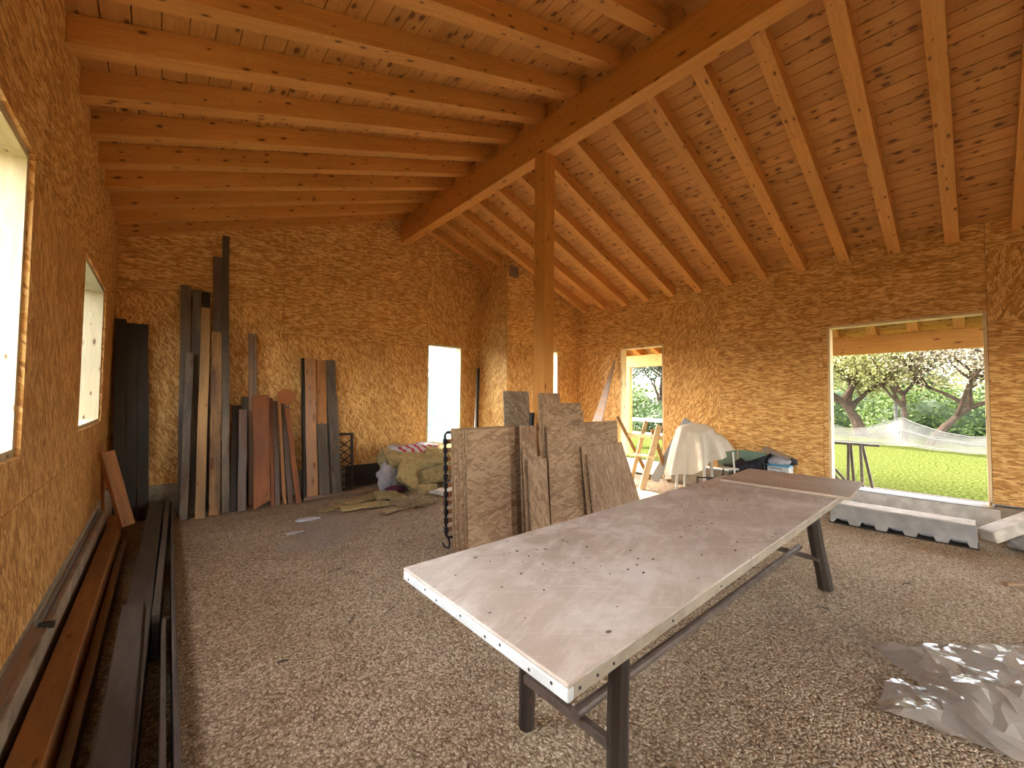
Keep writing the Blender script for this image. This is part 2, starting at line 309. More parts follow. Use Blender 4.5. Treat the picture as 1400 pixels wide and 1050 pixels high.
# ------------------------------------------------------------------ mesh builder
ORG = {}
class MB:
    def __init__(s): s.v = []; s.f = []; s.uv = []; s.sm = []
    def face(s, pts, uvs, smooth=False):
        b = len(s.v); s.v += [tuple(p) for p in pts]; s.f.append(list(range(b, b+len(pts)))); s.uv += [tuple(u) for u in uvs]; s.sm.append(smooth)
    def box(s, c, size, mat=None, off=None, long=None):
        """box centred at c with size; uv u runs along the longest side (or axis 'long')"""
        M_ = (Matrix.Translation(Vector(c)) @ (mat.to_4x4() if mat else Matrix.Identity(4)))
        h = [x/2 for x in size]; la = long if long is not None else max(range(3), key=lambda i: size[i])
        o = off if off is not None else (R.uniform(0, 50), R.uniform(0, 50))
        for ax in range(3):
            for sg in (-1, 1):
                p, q = [i for i in range(3) if i != ax]
                cs = []
                for (a, b_) in ((-1, -1), (1, -1), (1, 1), (-1, 1)):
                    P = [0, 0, 0]; P[ax] = sg*h[ax]; P[p] = a*h[p]; P[q] = b_*h[q]; cs.append(P)
                # orientation
                n = (Vector(cs[1])-Vector(cs[0])).cross(Vector(cs[2])-Vector(cs[1]))
                if n[ax]*sg < 0: cs.reverse()
                ua, va = (p, q) if p == la else (q, p) if q == la else (p, q)
                s.face([M_ @ Vector(P) for P in cs], [(P[ua]+o[0], P[va]+o[1]+ax*.37+sg*.11) for P in cs])
    def bar(s, a, b, w, t, wdir=(1, 0, 0), off=None):
        """straight bar from a to b, width w along wdir, thickness t across"""
        a, b = Vector(a), Vector(b); d = b-a; L = d.length; z = d/L
        x = Vector(wdir); x = (x-z*x.dot(z)).normalized(); y = z.cross(x)
        m = Matrix((x, y, z)).transposed()
        s.box((a+b)/2, (w, t, L), m, off, 2)
    def prism(s, poly, y0, y1, place=None, off=(0, 0)):
        """polygon in local (x,z), extruded along y from y0 to y1"""
        place = place or Matrix.Identity(4)
        n = len(poly); area = sum(poly[i][0]*poly[(i+1) % n][1]-poly[(i+1) % n][0]*poly[i][1] for i in range(n))
        if area < 0: poly = poly[::-1]
        A = [place @ Vector((p[0], y0, p[1])) for p in poly]; B = [place @ Vector((p[0], y1, p[1])) for p in poly]
        U = [(p[0]+off[0], p[1]+off[1]) for p in poly]
        s.face(A, U); s.face(B[::-1], U[::-1])
        for i in range(n):
            j = (i+1) % n; l = math.dist(poly[i], poly[j])
            s.face([A[j], A[i], B[i], B[j]], [(l+off[0], off[1]), (off[0], off[1]), (off[0], y1-y0+off[1]), (l+off[0], y1-y0+off[1])])
    def tube(s, path, r, n=10, cap=True, smooth=True):
        P = [Vector(p) for p in path]; rs = r if isinstance(r, (list, tuple)) else [r]*len(P)
        rings = []; prev = None; L = 0
        for i, p in enumerate(P):
            t = (P[min(i+1, len(P)-1)]-P[max(i-1, 0)]).normalized()
            if prev is None: x = t.orthogonal().normalized()
            else:
                x = prev-t*prev.dot(t); x = x.normalized() if x.length > 1e-6 else t.orthogonal().normalized()
            prev = x; y = t.cross(x)
            if i: L += (p-P[i-1]).length
            rings.append(([p+(x*math.cos(2*math.pi*k/n)+y*math.sin(2*math.pi*k/n))*rs[i] for k in range(n)], L))
        for i in range(len(rings)-1):
            (a, la), (b, lb) = rings[i], rings[i+1]
            for k in range(n):
                k2 = (k+1) % n
                c = 2*math.pi*rs[i]/n
                s.face([a[k], a[k2], b[k2], b[k]], [(la, k*c), (la, (k+1)*c), (lb, (k+1)*c), (lb, k*c)], smooth)
        if cap:
            s.face(rings[0][0][::-1], [(0, 0)]*n); s.face(rings[-1][0], [(0, 0)]*n)
    def grid(s, fn, nu, nv, smooth=True, uvs=(1, 1)):
        pts = [[Vector(fn(i/nu, j/nv)) for j in range(nv+1)] for i in range(nu+1)]
        for i in range(nu):
            for j in range(nv):
                s.face([pts[i][j], pts[i+1][j], pts[i+1][j+1], pts[i][j+1]],
                       [(i/nu*uvs[0], j/nv*uvs[1]), ((i+1)/nu*uvs[0], j/nv*uvs[1]), ((i+1)/nu*uvs[0], (j+1)/nv*uvs[1]), (i/nu*uvs[0], (j+1)/nv*uvs[1])], smooth)
    def lathe(s, prof, c=(0, 0, 0), n=24):
        c = Vector(c)
        for i in range(len(prof)-1):
            (r0, z0), (r1, z1) = prof[i], prof[i+1]
            for k in range(n):
                a0, a1 = 2*math.pi*k/n, 2*math.pi*(k+1)/n
                q = [c+Vector((r0*math.cos(a0), r0*math.sin(a0), z0)), c+Vector((r0*math.cos(a1), r0*math.sin(a1), z0)),
                     c+Vector((r1*math.cos(a1), r1*math.sin(a1), z1)), c+Vector((r1*math.cos(a0), r1*math.sin(a0), z1))]
                s.face(q, [(k*.1, z0), (k*.1+.1, z0), (k*.1+.1, z1), (k*.1, z1)], True)
    def build(s, name, mat, parent=None, origin=None, merge=False, bevel=0, solid=0, sub=0, cuts=None):
        me = bpy.data.meshes.new(name)
        og = Vector(origin) if origin is not None else Vector((0, 0, 0))
        me.from_pydata([tuple(Vector(p)-og) for p in s.v], [], s.f)
        uvl = me.uv_layers.new(name='UVMap'); 
        flat = [c for u in s.uv for c in u]; uvl.data.foreach_set('uv', flat)
        me.polygons.foreach_set('use_smooth', s.sm)
        if merge or cuts or bevel or sub:
            bm = bmesh.new(); bm.from_mesh(me)
            bmesh.ops.remove_doubles(bm, verts=bm.verts, dist=1e-5)
            for co, no in (cuts or []):
                g = bmesh.ops.bisect_plane(bm, geom=list(bm.verts)+list(bm.edges)+list(bm.faces), plane_co=co, plane_no=no, clear_outer=True)
            bm.to_mesh(me); bm.free()
        me.materials.append(MT[mat] if isinstance(mat, str) else mat)
        me.update()
        o = bpy.data.objects.new(name, me); COL.objects.link(o); o.location = og
        ORG[o.name] = og
        if parent: o.parent = parent; o.matrix_parent_inverse = Matrix.Identity(4); o.location = og-Vector(ORG.get(parent.name, parent.location))
        if bevel:
            b = o.modifiers.new('bevel', 'BEVEL'); b.width = bevel; b.segments = 2; b.limit_method = 'ANGLE'; b.angle_limit = .6
        if sub:
            b = o.modifiers.new('sub', 'SUBSURF'); b.levels = b.render_levels = sub
        if solid:
            b = o.modifiers.new('solid', 'SOLIDIFY'); b.thickness = solid
        return o
def tag(o, label, cat, group=None, kind=None):
    o['label'] = label; o['category'] = cat
    if group: o['group'] = group
    if kind: o['kind'] = kind
    return o
def empty(name, loc, label, cat, group=None):
    o = bpy.data.objects.new(name, None); COL.objects.link(o); o.location = loc; o.empty_display_size = .1
    return tag(o, label, cat, group)
def struct(o, label=None, cat=None):
    o['kind'] = 'structure'
    if label: o['label'] = label
    if cat: o['category'] = cat
    return o

# ------------------------------------------------------------------ dimensions (metres)
XL, XR, YB, YF = -.449, 7.055, 6.775, -3.0
XJ, YJ = 4.967, 5.87
RX = 3.263; SL = .353; ZW = 3.373                 # ridge, slope, rafter underside at the walls
CO = math.cos(math.atan(SL)); SN = math.sin(math.atan(SL))
RH = .16                                          # rafter depth (square to slope)
ZR = ZW+SL*(RX-XL)                                # rafter underside at the ridge (left)
def zunder(x): return ZW+SL*(x-XL) if x < RX else ZW+SL*(XR-x)
CURB = .345
WT = .20

# ------------------------------------------------------------------ walls of panels
def panel_wall(name, axis, pos, inward, panels, holes, cuts=None, thick=WT, backmin=-99):
    """axis 'x': wall plane x=pos, coordinate a=y ; axis 'y': plane y=pos, a=x. panels: (a0,a1,z0,z1,orient)"""
    out = {}
    back = MB()
    g = .0018
    for (a0, a1, z0, z1, ori) in panels:
        m = out.setdefault(ori, MB())
        off = (R.uniform(0, 40), R.uniform(0, 40))
        As = sorted({a0, a1} | {c for h in holes for c in h[:2] if a0 < c < a1}); Zs = sorted({z0, z1} | {c for h in holes for c in h[2:] if z0 < c < z1})
        for i in range(len(As)-1):
            for j in range(len(Zs)-1):
                ca, cz = (As[i]+As[i+1])/2, (Zs[j]+Zs[j+1])/2
                if any(h[0] < ca < h[1] and h[2] < cz < h[3] for h in holes): continue
                p0, p1, q0, q1 = As[i]+(g if As[i] == a0 else 0), As[i+1]-(g if As[i+1] == a1 else 0), Zs[j]+(g if Zs[j] == z0 else 0), Zs[j+1]-(g if Zs[j+1] == z1 else 0)
                for (mb, d0, d1, e) in ((m, 0, .018, 0), (back, .0181, thick, g)):
                    pp0, pp1, qq0, qq1 = (p0, p1, q0, q1) if e == 0 else (max(As[i], backmin), As[i+1], Zs[j], Zs[j+1])
                    lo, hi = sorted((pos-inward*d0, pos-inward*d1))
                    if axis == 'x': c = ((lo+hi)/2, (pp0+pp1)/2, (qq0+qq1)/2); sz = (hi-lo, pp1-pp0, qq1-qq0); uo = (c[1]+off[0], c[2]+off[1])
                    else: c = ((pp0+pp1)/2, (lo+hi)/2, (qq0+qq1)/2); sz = (pp1-pp0, hi-lo, qq1-qq0); uo = (c[0]+off[0], c[2]+off[1])
                    # uv: u horizontal metres, v vertical metres
                    k = len(mb.uv); kk = len(mb.v); mb.box(c, sz, None, (0, 0), 0)
                    for q in range(kk, len(mb.v)):
                        P = mb.v[q]; a = P[1] if axis == 'x' else P[0]
                        mb.uv[q] = (a+off[0]+(P[0] if axis == 'x' else P[1])*.7, P[2]+off[1])
    first = None
    # one wall object: join panel meshes into one mesh with several materials
    me = bpy.data.meshes.new(name); bm = bmesh.new(); uvl = bm.loops.layers.uv.new('UVMap')
    mats = []
    for ori, mb in list(out.items())+[('dark', back)]:
        mi = len(mats); mats.append(MT[ori])
        for fi, f in enumerate(mb.f):
            vs_ = [bm.verts.new(mb.v[i]) for i in f]
            fc = bm.faces.new(vs_); fc.material_index = mi
            for l, i in zip(fc.loops, f): l[uvl].uv = mb.uv[i]
    for co, no in (cuts or []):
        bmesh.ops.bisect_plane(bm, geom=list(bm.verts)+list(bm.edges)+list(bm.faces), plane_co=co, plane_no=no, clear_outer=True)
    bm.to_mesh(me); bm.free()
    for m_ in mats: me.materials.append(m_)
    o = bpy.data.objects.new(name, me); COL.objects.link(o)
    return struct(o)
ZT = ZW+RH/CO   # ceiling underside at the walls
ROOFC = [((XL, 0, ZT), (-SL, 0, 1)), ((XR, 0, ZT), (SL, 0, 1))]
WIN_L1, WIN_L2 = (1.0, 2.69, 1.206, 2.523), (4.275, 5.725, 1.206, 2.523)
WIN_ADDED = (-2.4, -.9, 1.206, 2.523)  # unseen window behind the camera, added to let in daylight
SIDE = ZT
panel_wall('wall_left', 'x', XL, 1, [
    (YF, -.5, CURB+.03, 1.0, 'osb_v'), (-.5, 2.0, CURB+.03, 1.0, 'osb_v'), (2.0, 4.30, CURB+.03, 1.0, 'osb_v'), (4.30, YB+.22, CURB+.03, 1.0, 'osb_v'),
    (YF, -.3, 1.0, 2.5, 'osb_v'), (-.3, 2.69, 1.0, 2.5, 'osb_v'), (2.69, 4.275, 1.0, 2.5, 'osb_v'), (4.275, YB+.22, 1.0, 2.5, 'osb_v'),
    (YF, -.5, 2.5, SIDE, 'osb_h'), (-.5, 2.0, 2.5, SIDE, 'osb_h'), (2.0, 4.5, 2.5, SIDE, 'osb_h'), (4.5, YB+.22, 2.5, SIDE, 'osb_h')], [WIN_L1, WIN_L2, WIN_ADDED])
OPEN_R, DOOR_R = (-.097, 1.363, .30, 2.525), (3.81, 4.758, .02, 2.52)
panel_wall('wall_right', 'x', XR, -1, [
    (YF, -.10, CURB, 2.02, 'osb_h'), (YF, -.10, 2.02, 2.4, 'osb_h'), (YF, -.10, 2.4, 3.23, 'osb_v'), (-.10, 1.42, 2.4, 3.2, 'osb_h'), (-.10, 1.42, CURB, 2.4, 'osb_h'),
    (1.42, 2.815, CURB, 2.30, 'osb_h'), (1.42, 2.815, 2.30, 3.19, 'osb_h'), (2.815, 3.9, CURB, 2.38, 'osb_v'), (2.815, 3.9, 2.38, 3.19, 'osb_v'),
    (3.9, YJ, 2.42, 3.19, 'osb_h'), (3.9, YJ, CURB, 2.42, 'osb_v'), (YF, -.1, 3.23, SIDE, 'osb_h'), (-.10, 2.815, 3.19, SIDE, 'osb_h'), (2.815, YJ, 3.19, SIDE, 'osb_h')], [OPEN_R, DOOR_R])
WIN_B = (3.764, 4.536, .345, 2.496)
panel_wall('wall_back', 'y', YB, -1, [
    (XL, 1.35, CURB, 2.755, 'osb_v'), (1.35, 3.75, CURB, 2.40, 'osb_v'), (3.75, XJ, CURB, 2.496, 'osb_v'), (3.75, XJ, 2.496, 4.04, 'osb_v'),
    (XL, 1.35, 2.755, 2.885, 'osb_h'), (XL, 1.35, 2.885, 4.9, 'osb_h'), (1.35, 3.75, 2.40, 4.12, 'osb_h'), (1.35, 3.75, 4.12, 4.9, 'osb_h'), (3.75, XJ, 4.04, 4.9, 'osb_h')], [WIN_B], ROOFC)
panel_wall('wall_chimney_side', 'x', XJ, -1, [(YJ+.019, YB+.05, .0, 4.9, 'osb_v')], [], ROOFC, thick=.12)
WIN_J = (5.70, 6.40, .345, 2.50)
panel_wall('wall_chimney_front', 'y', YJ, -1, [(XJ, XR+.05, .0, 2.50, 'osb_v'), (XJ, XR+.05, 2.50, 4.9, 'osb_h')], [WIN_J], ROOFC, thick=.18, backmin=XJ+.14)
panel_wall('wall_front', 'y', YF, 1, [(XL, 2.0, CURB, 2.5, 'osb_v'), (2.0, 4.5, CURB, 2.5, 'osb_v'), (4.5, XR, CURB, 2.5, 'osb_v'), (XL, 3.2, 2.5, 4.9, 'osb_h'), (3.2, XR, 2.5, 4.9, 'osb_h')], [(2.4, 3.9, CURB, 2.2)], ROOFC)  # unseen doorway in this wall, added to bring in more sky light
# brown timber block low at the top of the chimney corner
m = MB(); m.box((5.10, YJ-.02, 3.93), (.20, .05, .20)); o = struct(m.build('trim_1', 'brown'))
# concrete kerb under the walls
m = MB()
m.box((XL-.065, (YF+YB)/2, CURB/2), (.27, YB-YF, CURB)); struct(m.build('baseboard_left', 'concrete', bevel=.006))
m = MB(); m.box(((XL+.07+XJ)/2, YB+.07, CURB/2), (XJ-XL-.07, .22, CURB)); struct(m.build('baseboard_back', 'concrete', bevel=.006))
m = MB()
for a, b in ((YF, DOOR_R[0]), (DOOR_R[1], YJ)): m.box((XR+.08, (a+b)/2, CURB/2-.0225), (.22, b-a, CURB-.045))
m.box(((XJ+XR)/2, YJ+.09, CURB/2-.02), (XR-XJ-.06, .2, CURB-.04))
m.box((XR+.1, -.8, CURB/2-.01), (.25, 1.38, CURB-.03))
struct(m.build('baseboard_right', 'concrete', bevel=.006))

# window and door linings
def lining(name, axis, pos, inward, h, depth, t=.035, mat='pine_pale', sides='LRTB', film_mat=None, proud=.0):
    e = bpy.data.objects.new(name, None); COL.objects.link(e); struct(e)
    a0, a1, z0, z1 = h
    if axis == 'x': e.location = (pos, (a0+a1)/2, z0)
    else: e.location = ((a0+a1)/2, pos, z0)
    d0, d1 = -proud, depth
    def piece(pa0, pa1, pz0, pz1, nm):
        m = MB(); lo, hi = sorted((pos-inward*d0, pos-inward*d1))
        if axis == 'x': m.box(((lo+hi)/2, (pa0+pa1)/2, (pz0+pz1)/2), (hi-lo, pa1-pa0, pz1-pz0))
        else: m.box(((pa0+pa1)/2, (lo+hi)/2, (pz0+pz1)/2), (pa1-pa0, hi-lo, pz1-pz0))
        m.build(nm, mat, e, bevel=.002)
    if 'L' in sides: piece(a0-t, a0, z0, z1, 'jamb')
    if 'R' in sides: piece(a1, a1+t, z0, z1, 'jamb')
    if 'T' in sides: piece(a0-t, a1+t, z1, z1+t, 'head')
    if 'B' in sides: piece(a0-t, a1+t, z0-t, z0, 'sill')
    if film_mat:
        m = MB(); R2 = random.Random(len(name))
        ph = R2.uniform(0, 6)
        def fn(u, v):
            a = a0+(a1-a0)*u; z = z0+(z1-z0)*v
            bl = .05*math.sin(math.pi*u)*math.sin(math.pi*v)+.006*math.sin(14*u+ph)*math.sin(5*v)
            d = depth-.02-bl
            return (pos-inward*d, a, z) if axis == 'x' else (a, pos-inward*d, z)
        m.grid(fn, 16, 20)
        m.build('plastic_film', film_mat, e)
    return e
def shrink(h, t=.0): return (h[0]+t, h[1]-t, h[2]+t, h[3]-t)
lining('window_1', 'x', XL, 1, WIN_L1, .24, -.035, proud=-.019)
lining('window_2', 'x', XL, 1, WIN_L2, .24, -.03, proud=-.019, film_mat='film_win')
lining('window_3', 'y', YB, -1, WIN_B, .17, -.03, proud=.002, film_mat='film_win')
lining('window_4', 'y', YJ, -1, WIN_J, .17, -.03, proud=.002)
lining('window_6', 'x', XL, 1, WIN_ADDED, .24, -.03, proud=-.019)  # lines the added unseen window
lining('door_1', 'x', XR, -1, DOOR_R, .17, -.035, 'pine', sides='LRT', proud=.002)
lining('window_5', 'x', XR, -1, OPEN_R, .17, -.03, 'pine', sides='LRT', proud=.002)
# sill slab in the large opening
m = MB(); m.box((XR+.13, .63, .145), (.34, 1.56, .29)); struct(m.build('trim_2', 'concrete_white', bevel=.01))
m = MB(); m.box((XR+.09, .63, .297), (.30, 1.30, .012)); struct(m.build('trim_3', 'concrete_grey'))

# ------------------------------------------------------------------ floor and ground
from mathutils import noise as mn
m = MB()
def ffn(u, v):
    x = XL-.1+(XR+.15-XL)*u; y = YF-.1+(YB-YF+.2)*v
    return (x, y, .012*mn.noise(Vector((x*1.7, y*1.7, 0)))+.004*mn.noise(Vector((x*7, y*7, 3)))-.004)
m.grid(ffn, 150, 190); struct(m.build('floor', 'gravel', merge=True))

# ------------------------------------------------------------------ roof
m = MB()
PWID = .137
def plank_run(x_start, sgn, length, zbase, y0, y1):
    n = int(length/PWID)+1
    for i in range(n):
        s0 = i*PWID; s1 = min((i+1)*PWID-.007, length)
        if s1 <= s0: continue
        sc = (s0+s1)/2
        cx = x_start+sgn*sc*CO-sgn*SN*0.01*-1*0; cz = zbase+sc*SN
        rot = Matrix.Rotation(-math.atan(SL)*sgn, 3, 'Y')
        # three staggered lengths per course
        cut = sorted(R.uniform(y0, y1) for _ in range(2))
        ys = [y0]+cut+[y1]
        for a, b in zip(ys[:-1], ys[1:]):
            if b-a < .05: continue
            c = Vector((cx, (a+b)/2, cz))+rot @ Vector((0, 0, .011))
            m.box(c, (s1-s0, b-a-.001, .022), rot, None, 1)
Lh = (RX-XL)/CO
plank_run(XL, 1, Lh, ZT, YF, YB+.1)
plank_run(XR, -1, (XR-RX)/CO, ZT, YF, YB+.1)
# roof deck above the planks
for sg, x0 in ((1, XL-.3), (-1, XR+.3)):
    rot = Matrix.Rotation(-math.atan(SL)*sg, 3, 'Y'); L_ = abs(RX-x0)/CO
    c = Vector((x0, (YF+YB)/2, ZT-SL*.3))+Vector((sg*L_/2*CO, 0, L_/2*SN))+rot @ Vector((0, 0, .09))
    m.box(c, (L_, YB-YF+.6, .12), rot)
m.box((RX, (YF+YB)/2, ZR+RH/CO+.10), (.9, YB-YF+.6, .05)); m.box((RX, (YF+YB)/2, ZR+RH/CO+.03), (.14, YB-YF+.2, .05))
struct(m.build('ceiling', 'plank'))

def ordinal(n): return ['first', 'second', 'third', 'fourth', 'fifth', 'sixth', 'seventh', 'eighth', 'ninth', 'tenth', 'eleventh', 'twelfth', 'thirteenth', 'fourteenth', 'fifteenth', 'sixteenth', 'seventeenth', 'eighteenth', 'nineteenth'][n]
def rafter(side, y, xend, label, nm='rafter', group=None, z_at=None, x0=None, w=.12):
    y += w/2
    if side == 'L': a = Vector((XL, y, ZW)); b = Vector((RX-.002, y, zunder(RX-.001)))
    else: a = Vector((xend, y, ZW+SL*(XR-xend))) ; b = Vector((RX+.002, y, zunder(RX+.002)))
    if x0 is not None: b = Vector((x0, y, ZW+SL*(XR-x0)))
    m = MB()
    # vertical-ended rafter as a prism in the xz plane
    h = RH/CO-.0015
    m2 = [(a.x, a.z), (b.x, b.z), (b.x, b.z+h), (a.x, a.z+h)]
    L_ = (b-a).length
    o_ = R.uniform(0, 40)
    pts = m2 if a.x < b.x else m2
    # build faces with u along the rafter
    y0, y1 = y-w/2, y+w/2
    def P(i, yy): return Vector((m2[i][0], yy, m2[i][1]))
    def F(ids, uvs):
        m.face([P(i, yy) for i, yy in ids], uvs)
    fr = [((0, y0), (1, y0), (2, y0), (3, y0)), ((1, y1), (0, y1), (3, y1), (2, y1)), ((0, y1), (1, y1), (1, y0), (0, y0)), ((3, y0), (2, y0), (2, y1), (3, y1)), ((0, y1), (0, y0), (3, y0), (3, y1)), ((1, y0), (1, y1), (2, y1), (2, y0))]
    for k, q in enumerate(fr):
        if a.x > b.x: q = q[::-1]
        uv = []
        for i, yy in q:
            u = (0 if i in (0, 3) else L_); v = (yy-y0) if k in (2, 3) else (0 if i in (0, 1) else h)
            uv.append((u+o_, v+k*.33+o_*.3))
        F(q, uv)
    o = m.build('rafter' if nm is None else nm, 'rafter', origin=(a.x, y, a.z), merge=True, bevel=.003)
    return tag(o, label, 'rafter', group)
ysL = [.182+.5*k for k in range(-6, 14)]
for k, y in enumerate(reversed(ysL)):
    lab = '%s pine rafter from the back wall on the left roof slope' % (ordinal(k) if k < 19 else 'twentieth')
    rafter('L', y, None, lab, group='rafters of the left roof slope', w=.12 if k else .088)
ysR = [6.591-.5*k for k in range(20)]
for k, y in enumerate(ysR):
    lab = '%s pine rafter from the back wall on the right roof slope' % (ordinal(k) if k < 19 else 'twentieth')
    rafter('R', y, XJ if k < 2 else XR, lab, group='rafters of the right roof slope')
# ridge beam
bt = empty('ridge_beam', (RX, YF, 4.265), 'long laminated ridge beam along the top of the pitched roof', 'beam')
m = MB(); m.box((RX, (YF+YB)/2, 4.265+.165), (.158, YB-YF, .33)); m.build('beam', 'glulam', bt, bevel=.004)
m = MB(); m.box((RX, (YF+YB)/2, 4.265+.33+.026), (.150, YB-YF, .05)); m.build('top_strip', 'glulam', bt, bevel=.003)
m = MB(); m.box((RX, 3.215, 4.264/2), (.156, .17, 4.262))
tag(m.build('post', 'glulam', origin=(RX, 3.215, 0), bevel=.004), 'tall square laminated timber post standing under the ridge beam', 'post')

# ------------------------------------------------------------------ main table
TZ, TX0, TX1, TY0, TY1 = .800, .745, 3.86, .646, 1.505
tb = empty('work_table', ((TX0+TX1)/2, (TY0+TY1)/2, .755), 'long plaster-stained worktop with a white rim laid across two trestles', 'table')
m = MB()
c = ((TX0+TX1)/2, (TY0+TY1)/2, TZ-.006)
m.box(c, (TX1-TX0, TY1-TY0, .012), None, (0, 0), 0); m.build('table_top', 'tabletop', tb, bevel=.004)
rims = []
for xx in (TX0+.012, TX1-.012):
    m = MB(); m.box((xx, (TY0+TY1)/2, .7705), (.024, TY1-TY0, .033)); o = m.build('end_rim', 'white_paint', tb, bevel=.004); o['label'] = 'white painted end rim'; rims.append(o)
for yy in (TY0+.013, TY1-.013):
    m = MB(); m.box((c[0], yy, .7700), (TX1-TX0-.052, .022, .033)); o = m.build('side_rim', 'shaded_rim', tb, bevel=.003); o['label'] = 'shaded beige long side rim'; rims.append(o)
m = MB(); m.box((c[0], c[1], .768), (TX1-TX0-.06, TY1-TY0-.06, .024)); m.build('core_panel', 'tan', tb)
for k, yy in enumerate((.70, .78, .90, .97, 1.10, 1.25, 1.33, 1.46)):
    m = MB(); m.tube([(TX0-.001, yy, .772+.004*(-1)**k), (TX0+.002, yy, .772+.004*(-1)**k)], .0045, 8); m.build('screw', 'screw', rims[0])
for k, xx in enumerate((.79, .86, .93, 1.25, 1.62)):
    m = MB(); m.tube([(xx, TY0-.001, .772), (xx, TY0+.002, .772)], .004, 8); m.build('screw', 'screw', rims[2])
# loose board at the far end
m = MB(); pl = Matrix.Rotation(math.radians(-1.5), 4, 'Z')
bx0, bx1, by0, by1 = 3.56, 4.33, .60, 1.44
m.box(((bx0+bx1)/2, (by0+by1)/2, .8095), (bx1-bx0, by1-by0, .018), Matrix.Rotation(math.radians(2.5), 3, 'Z'), None, 1)
tag(m.build('board', 'brownboard', bevel=.002), 'thin brown board laid across the far end of the work table', 'board')
# debris crumbs on table
def lump(m, c, r, seed, sq=(1, 1, 1), n=1, rough=.35):
    bm = bmesh.new(); bmesh.ops.create_icosphere(bm, subdivisions=n, radius=1)
    for v in bm.verts:
        d = 1+rough*mn.noise(v.co*1.7+Vector((seed*3.1, seed, 0)))
        v.co = Vector((v.co.x*sq[0], v.co.y*sq[1], v.co.z*sq[2]))*d*r
    for f in bm.faces:
        m.face([Vector(c)+v.co for v in f.verts], [(v.co.x*2, v.co.y*2+v.co.z) for v in f.verts], n > 1)
    bm.free()
Rd = random.Random(3)
m = MB()
for i in range(60):
    x = Rd.uniform(1.0, 4.2); y = Rd.uniform(.7, 1.45)
    zz = TZ if x < 3.5 else .8185
    if 3.5 < x < 3.6: continue
    r = Rd.uniform(.002, .0055); lump(m, (x, y, zz+r*.4), r, i, (1, 1, .6))
tag(m.build('plaster_crumbs', 'legwood'), 'dark crumbs and flakes scattered over the table top', 'debris', kind='stuff')

def trestle(x, label, legs, cb, group='trestles under the work table', woodm='legwood'):
    e = empty('trestle', (x, 1.05, 0), label, 'trestle', group)
    for (a, b, r) in legs:
        m = MB(); n = 7
        pth = [Vector(a).lerp(Vector(b), t/n)+Vector((.004*math.sin(t*2.1), .004*math.cos(t*1.7), 0)) for t in range(n+1)]
        pth[-1] = Vector(b)
        m.tube(pth, [r*(1+.12*t/n) for t in range(n+1)], 8, smooth=False); m.build('leg', woodm, e, bevel=.003)
    m = MB(); m.bar(cb[0], cb[1], .035, .03, (0, 0, 1)); m.build('crossbar', 'rust', e, bevel=.003)
    m = MB(); m.bar((x, .72, .734), (x, 1.44, .734), .07, .036, (1, 0, 0)); m.build('top_rail', woodm, e, bevel=.003)
    return e
trestle(1.21, 'near trestle of dark wooden legs under the left end of the work table',
        [((1.20, .815, .722), (1.235, .845, 0), .036), ((1.235, 1.30, .722), (1.285, 1.36, 0), .033)], ((1.225, 1.30, .27), (1.225, .83, .27)))
trestle(3.78, 'far trestle of dark wooden legs under the right end of the work table',
        [((3.76, .86, .722), (4.00, .81, 0), .047), ((3.80, 1.32, .722), (4.0, 1.36, 0), .04)], ((3.86, 1.32, .27), (3.88, .82, .25)))
m = MB(); m.tube([(1.19, 1.0, .308), (2.4, .98, .306), (3.9, .955, .306)], .021, 12)
tag(m.build('pipe', 'rust'), 'long brown steel pipe resting on the trestle crossbars under the table', 'pipe')

# ------------------------------------------------------------------ planks leaning on the back wall
def lean(name, mat, xb, yb, xt, yt, zt, w, z0=0.0, t=.035, label='', group='planks leaning on the back wall', cat='plank', parts=None, cut=None):
    """plank whose front face runs from (xb,yb,z0) to (xt,yt,zt)"""
    a = Vector((xb, yb, z0)); b = Vector((xt, yt, zt)); d = (b-a); L_ = d.length; z = d/L_
    x = Vector((1, 0, 0)); x = (x-z*x.dot(z)).normalized(); y = z.cross(x)
    if y.y < 0: y = -y; 
    M_ = Matrix(((x.x, y.x, z.x, a.x), (x.y, y.y, z.y, a.y), (x.z, y.z, z.z, a.z), (0, 0, 0, 1)))
    m = MB(); rr = random.Random(hash(name+str(round(xb, 3))) % 1000 if False else int(abs(xb)*997))
    nseg = 8; off = (rr.uniform(0, 30), rr.uniform(0, 30))
    def pt(i, s, yy):
        wob = .0025*math.sin(i*1.3+off[0]); 
        return M_ @ Vector((s*w/2+wob, yy+.002*math.sin(i*.9+off[1]), L_*i/nseg+((cut if (i == 0 and s > 0 and cut) else 0))))
    for i in range(nseg):
        u0, u1 = L_*i/nseg+off[0], L_*(i+1)/nseg+off[0]
        for (s0, y0, s1, y1, wd, vo) in ((-1, 0, 1, 0, w, 0), (1, 0, 1, t, t, .3), (1, t, -1, t, w, .6), (-1, t, -1, 0, t, .9)):
            m.face([pt(i, s0, y0), pt(i, s1, y1), pt(i+1, s1, y1), pt(i+1, s0, y0)], [(u0, vo+off[1]), (u0, vo+wd+off[1]), (u1, vo+wd+off[1]), (u1, vo+off[1])])
    m.face([pt(0, -1, t), pt(0, 1, t), pt(0, 1, 0), pt(0, -1, 0)], [(0, 0), (0, w), (t, w), (t, 0)])
    m.face([pt(nseg, -1, 0), pt(nseg, 1, 0), pt(nseg, 1, t), pt(nseg, -1, t)], [(0, 0), (0, w), (t, w), (t, 0)])
    o = m.build(name, mat, origin=(xb, yb, z0), merge=True, bevel=.002)
    return tag(o, label, cat, group)
G1 = 'dark planks in the left corner'; G2 = 'planks leaning on the back wall'; G3 = 'short offcuts leaning on the back wall'; G4 = 'wide boards beside the lattice panel'
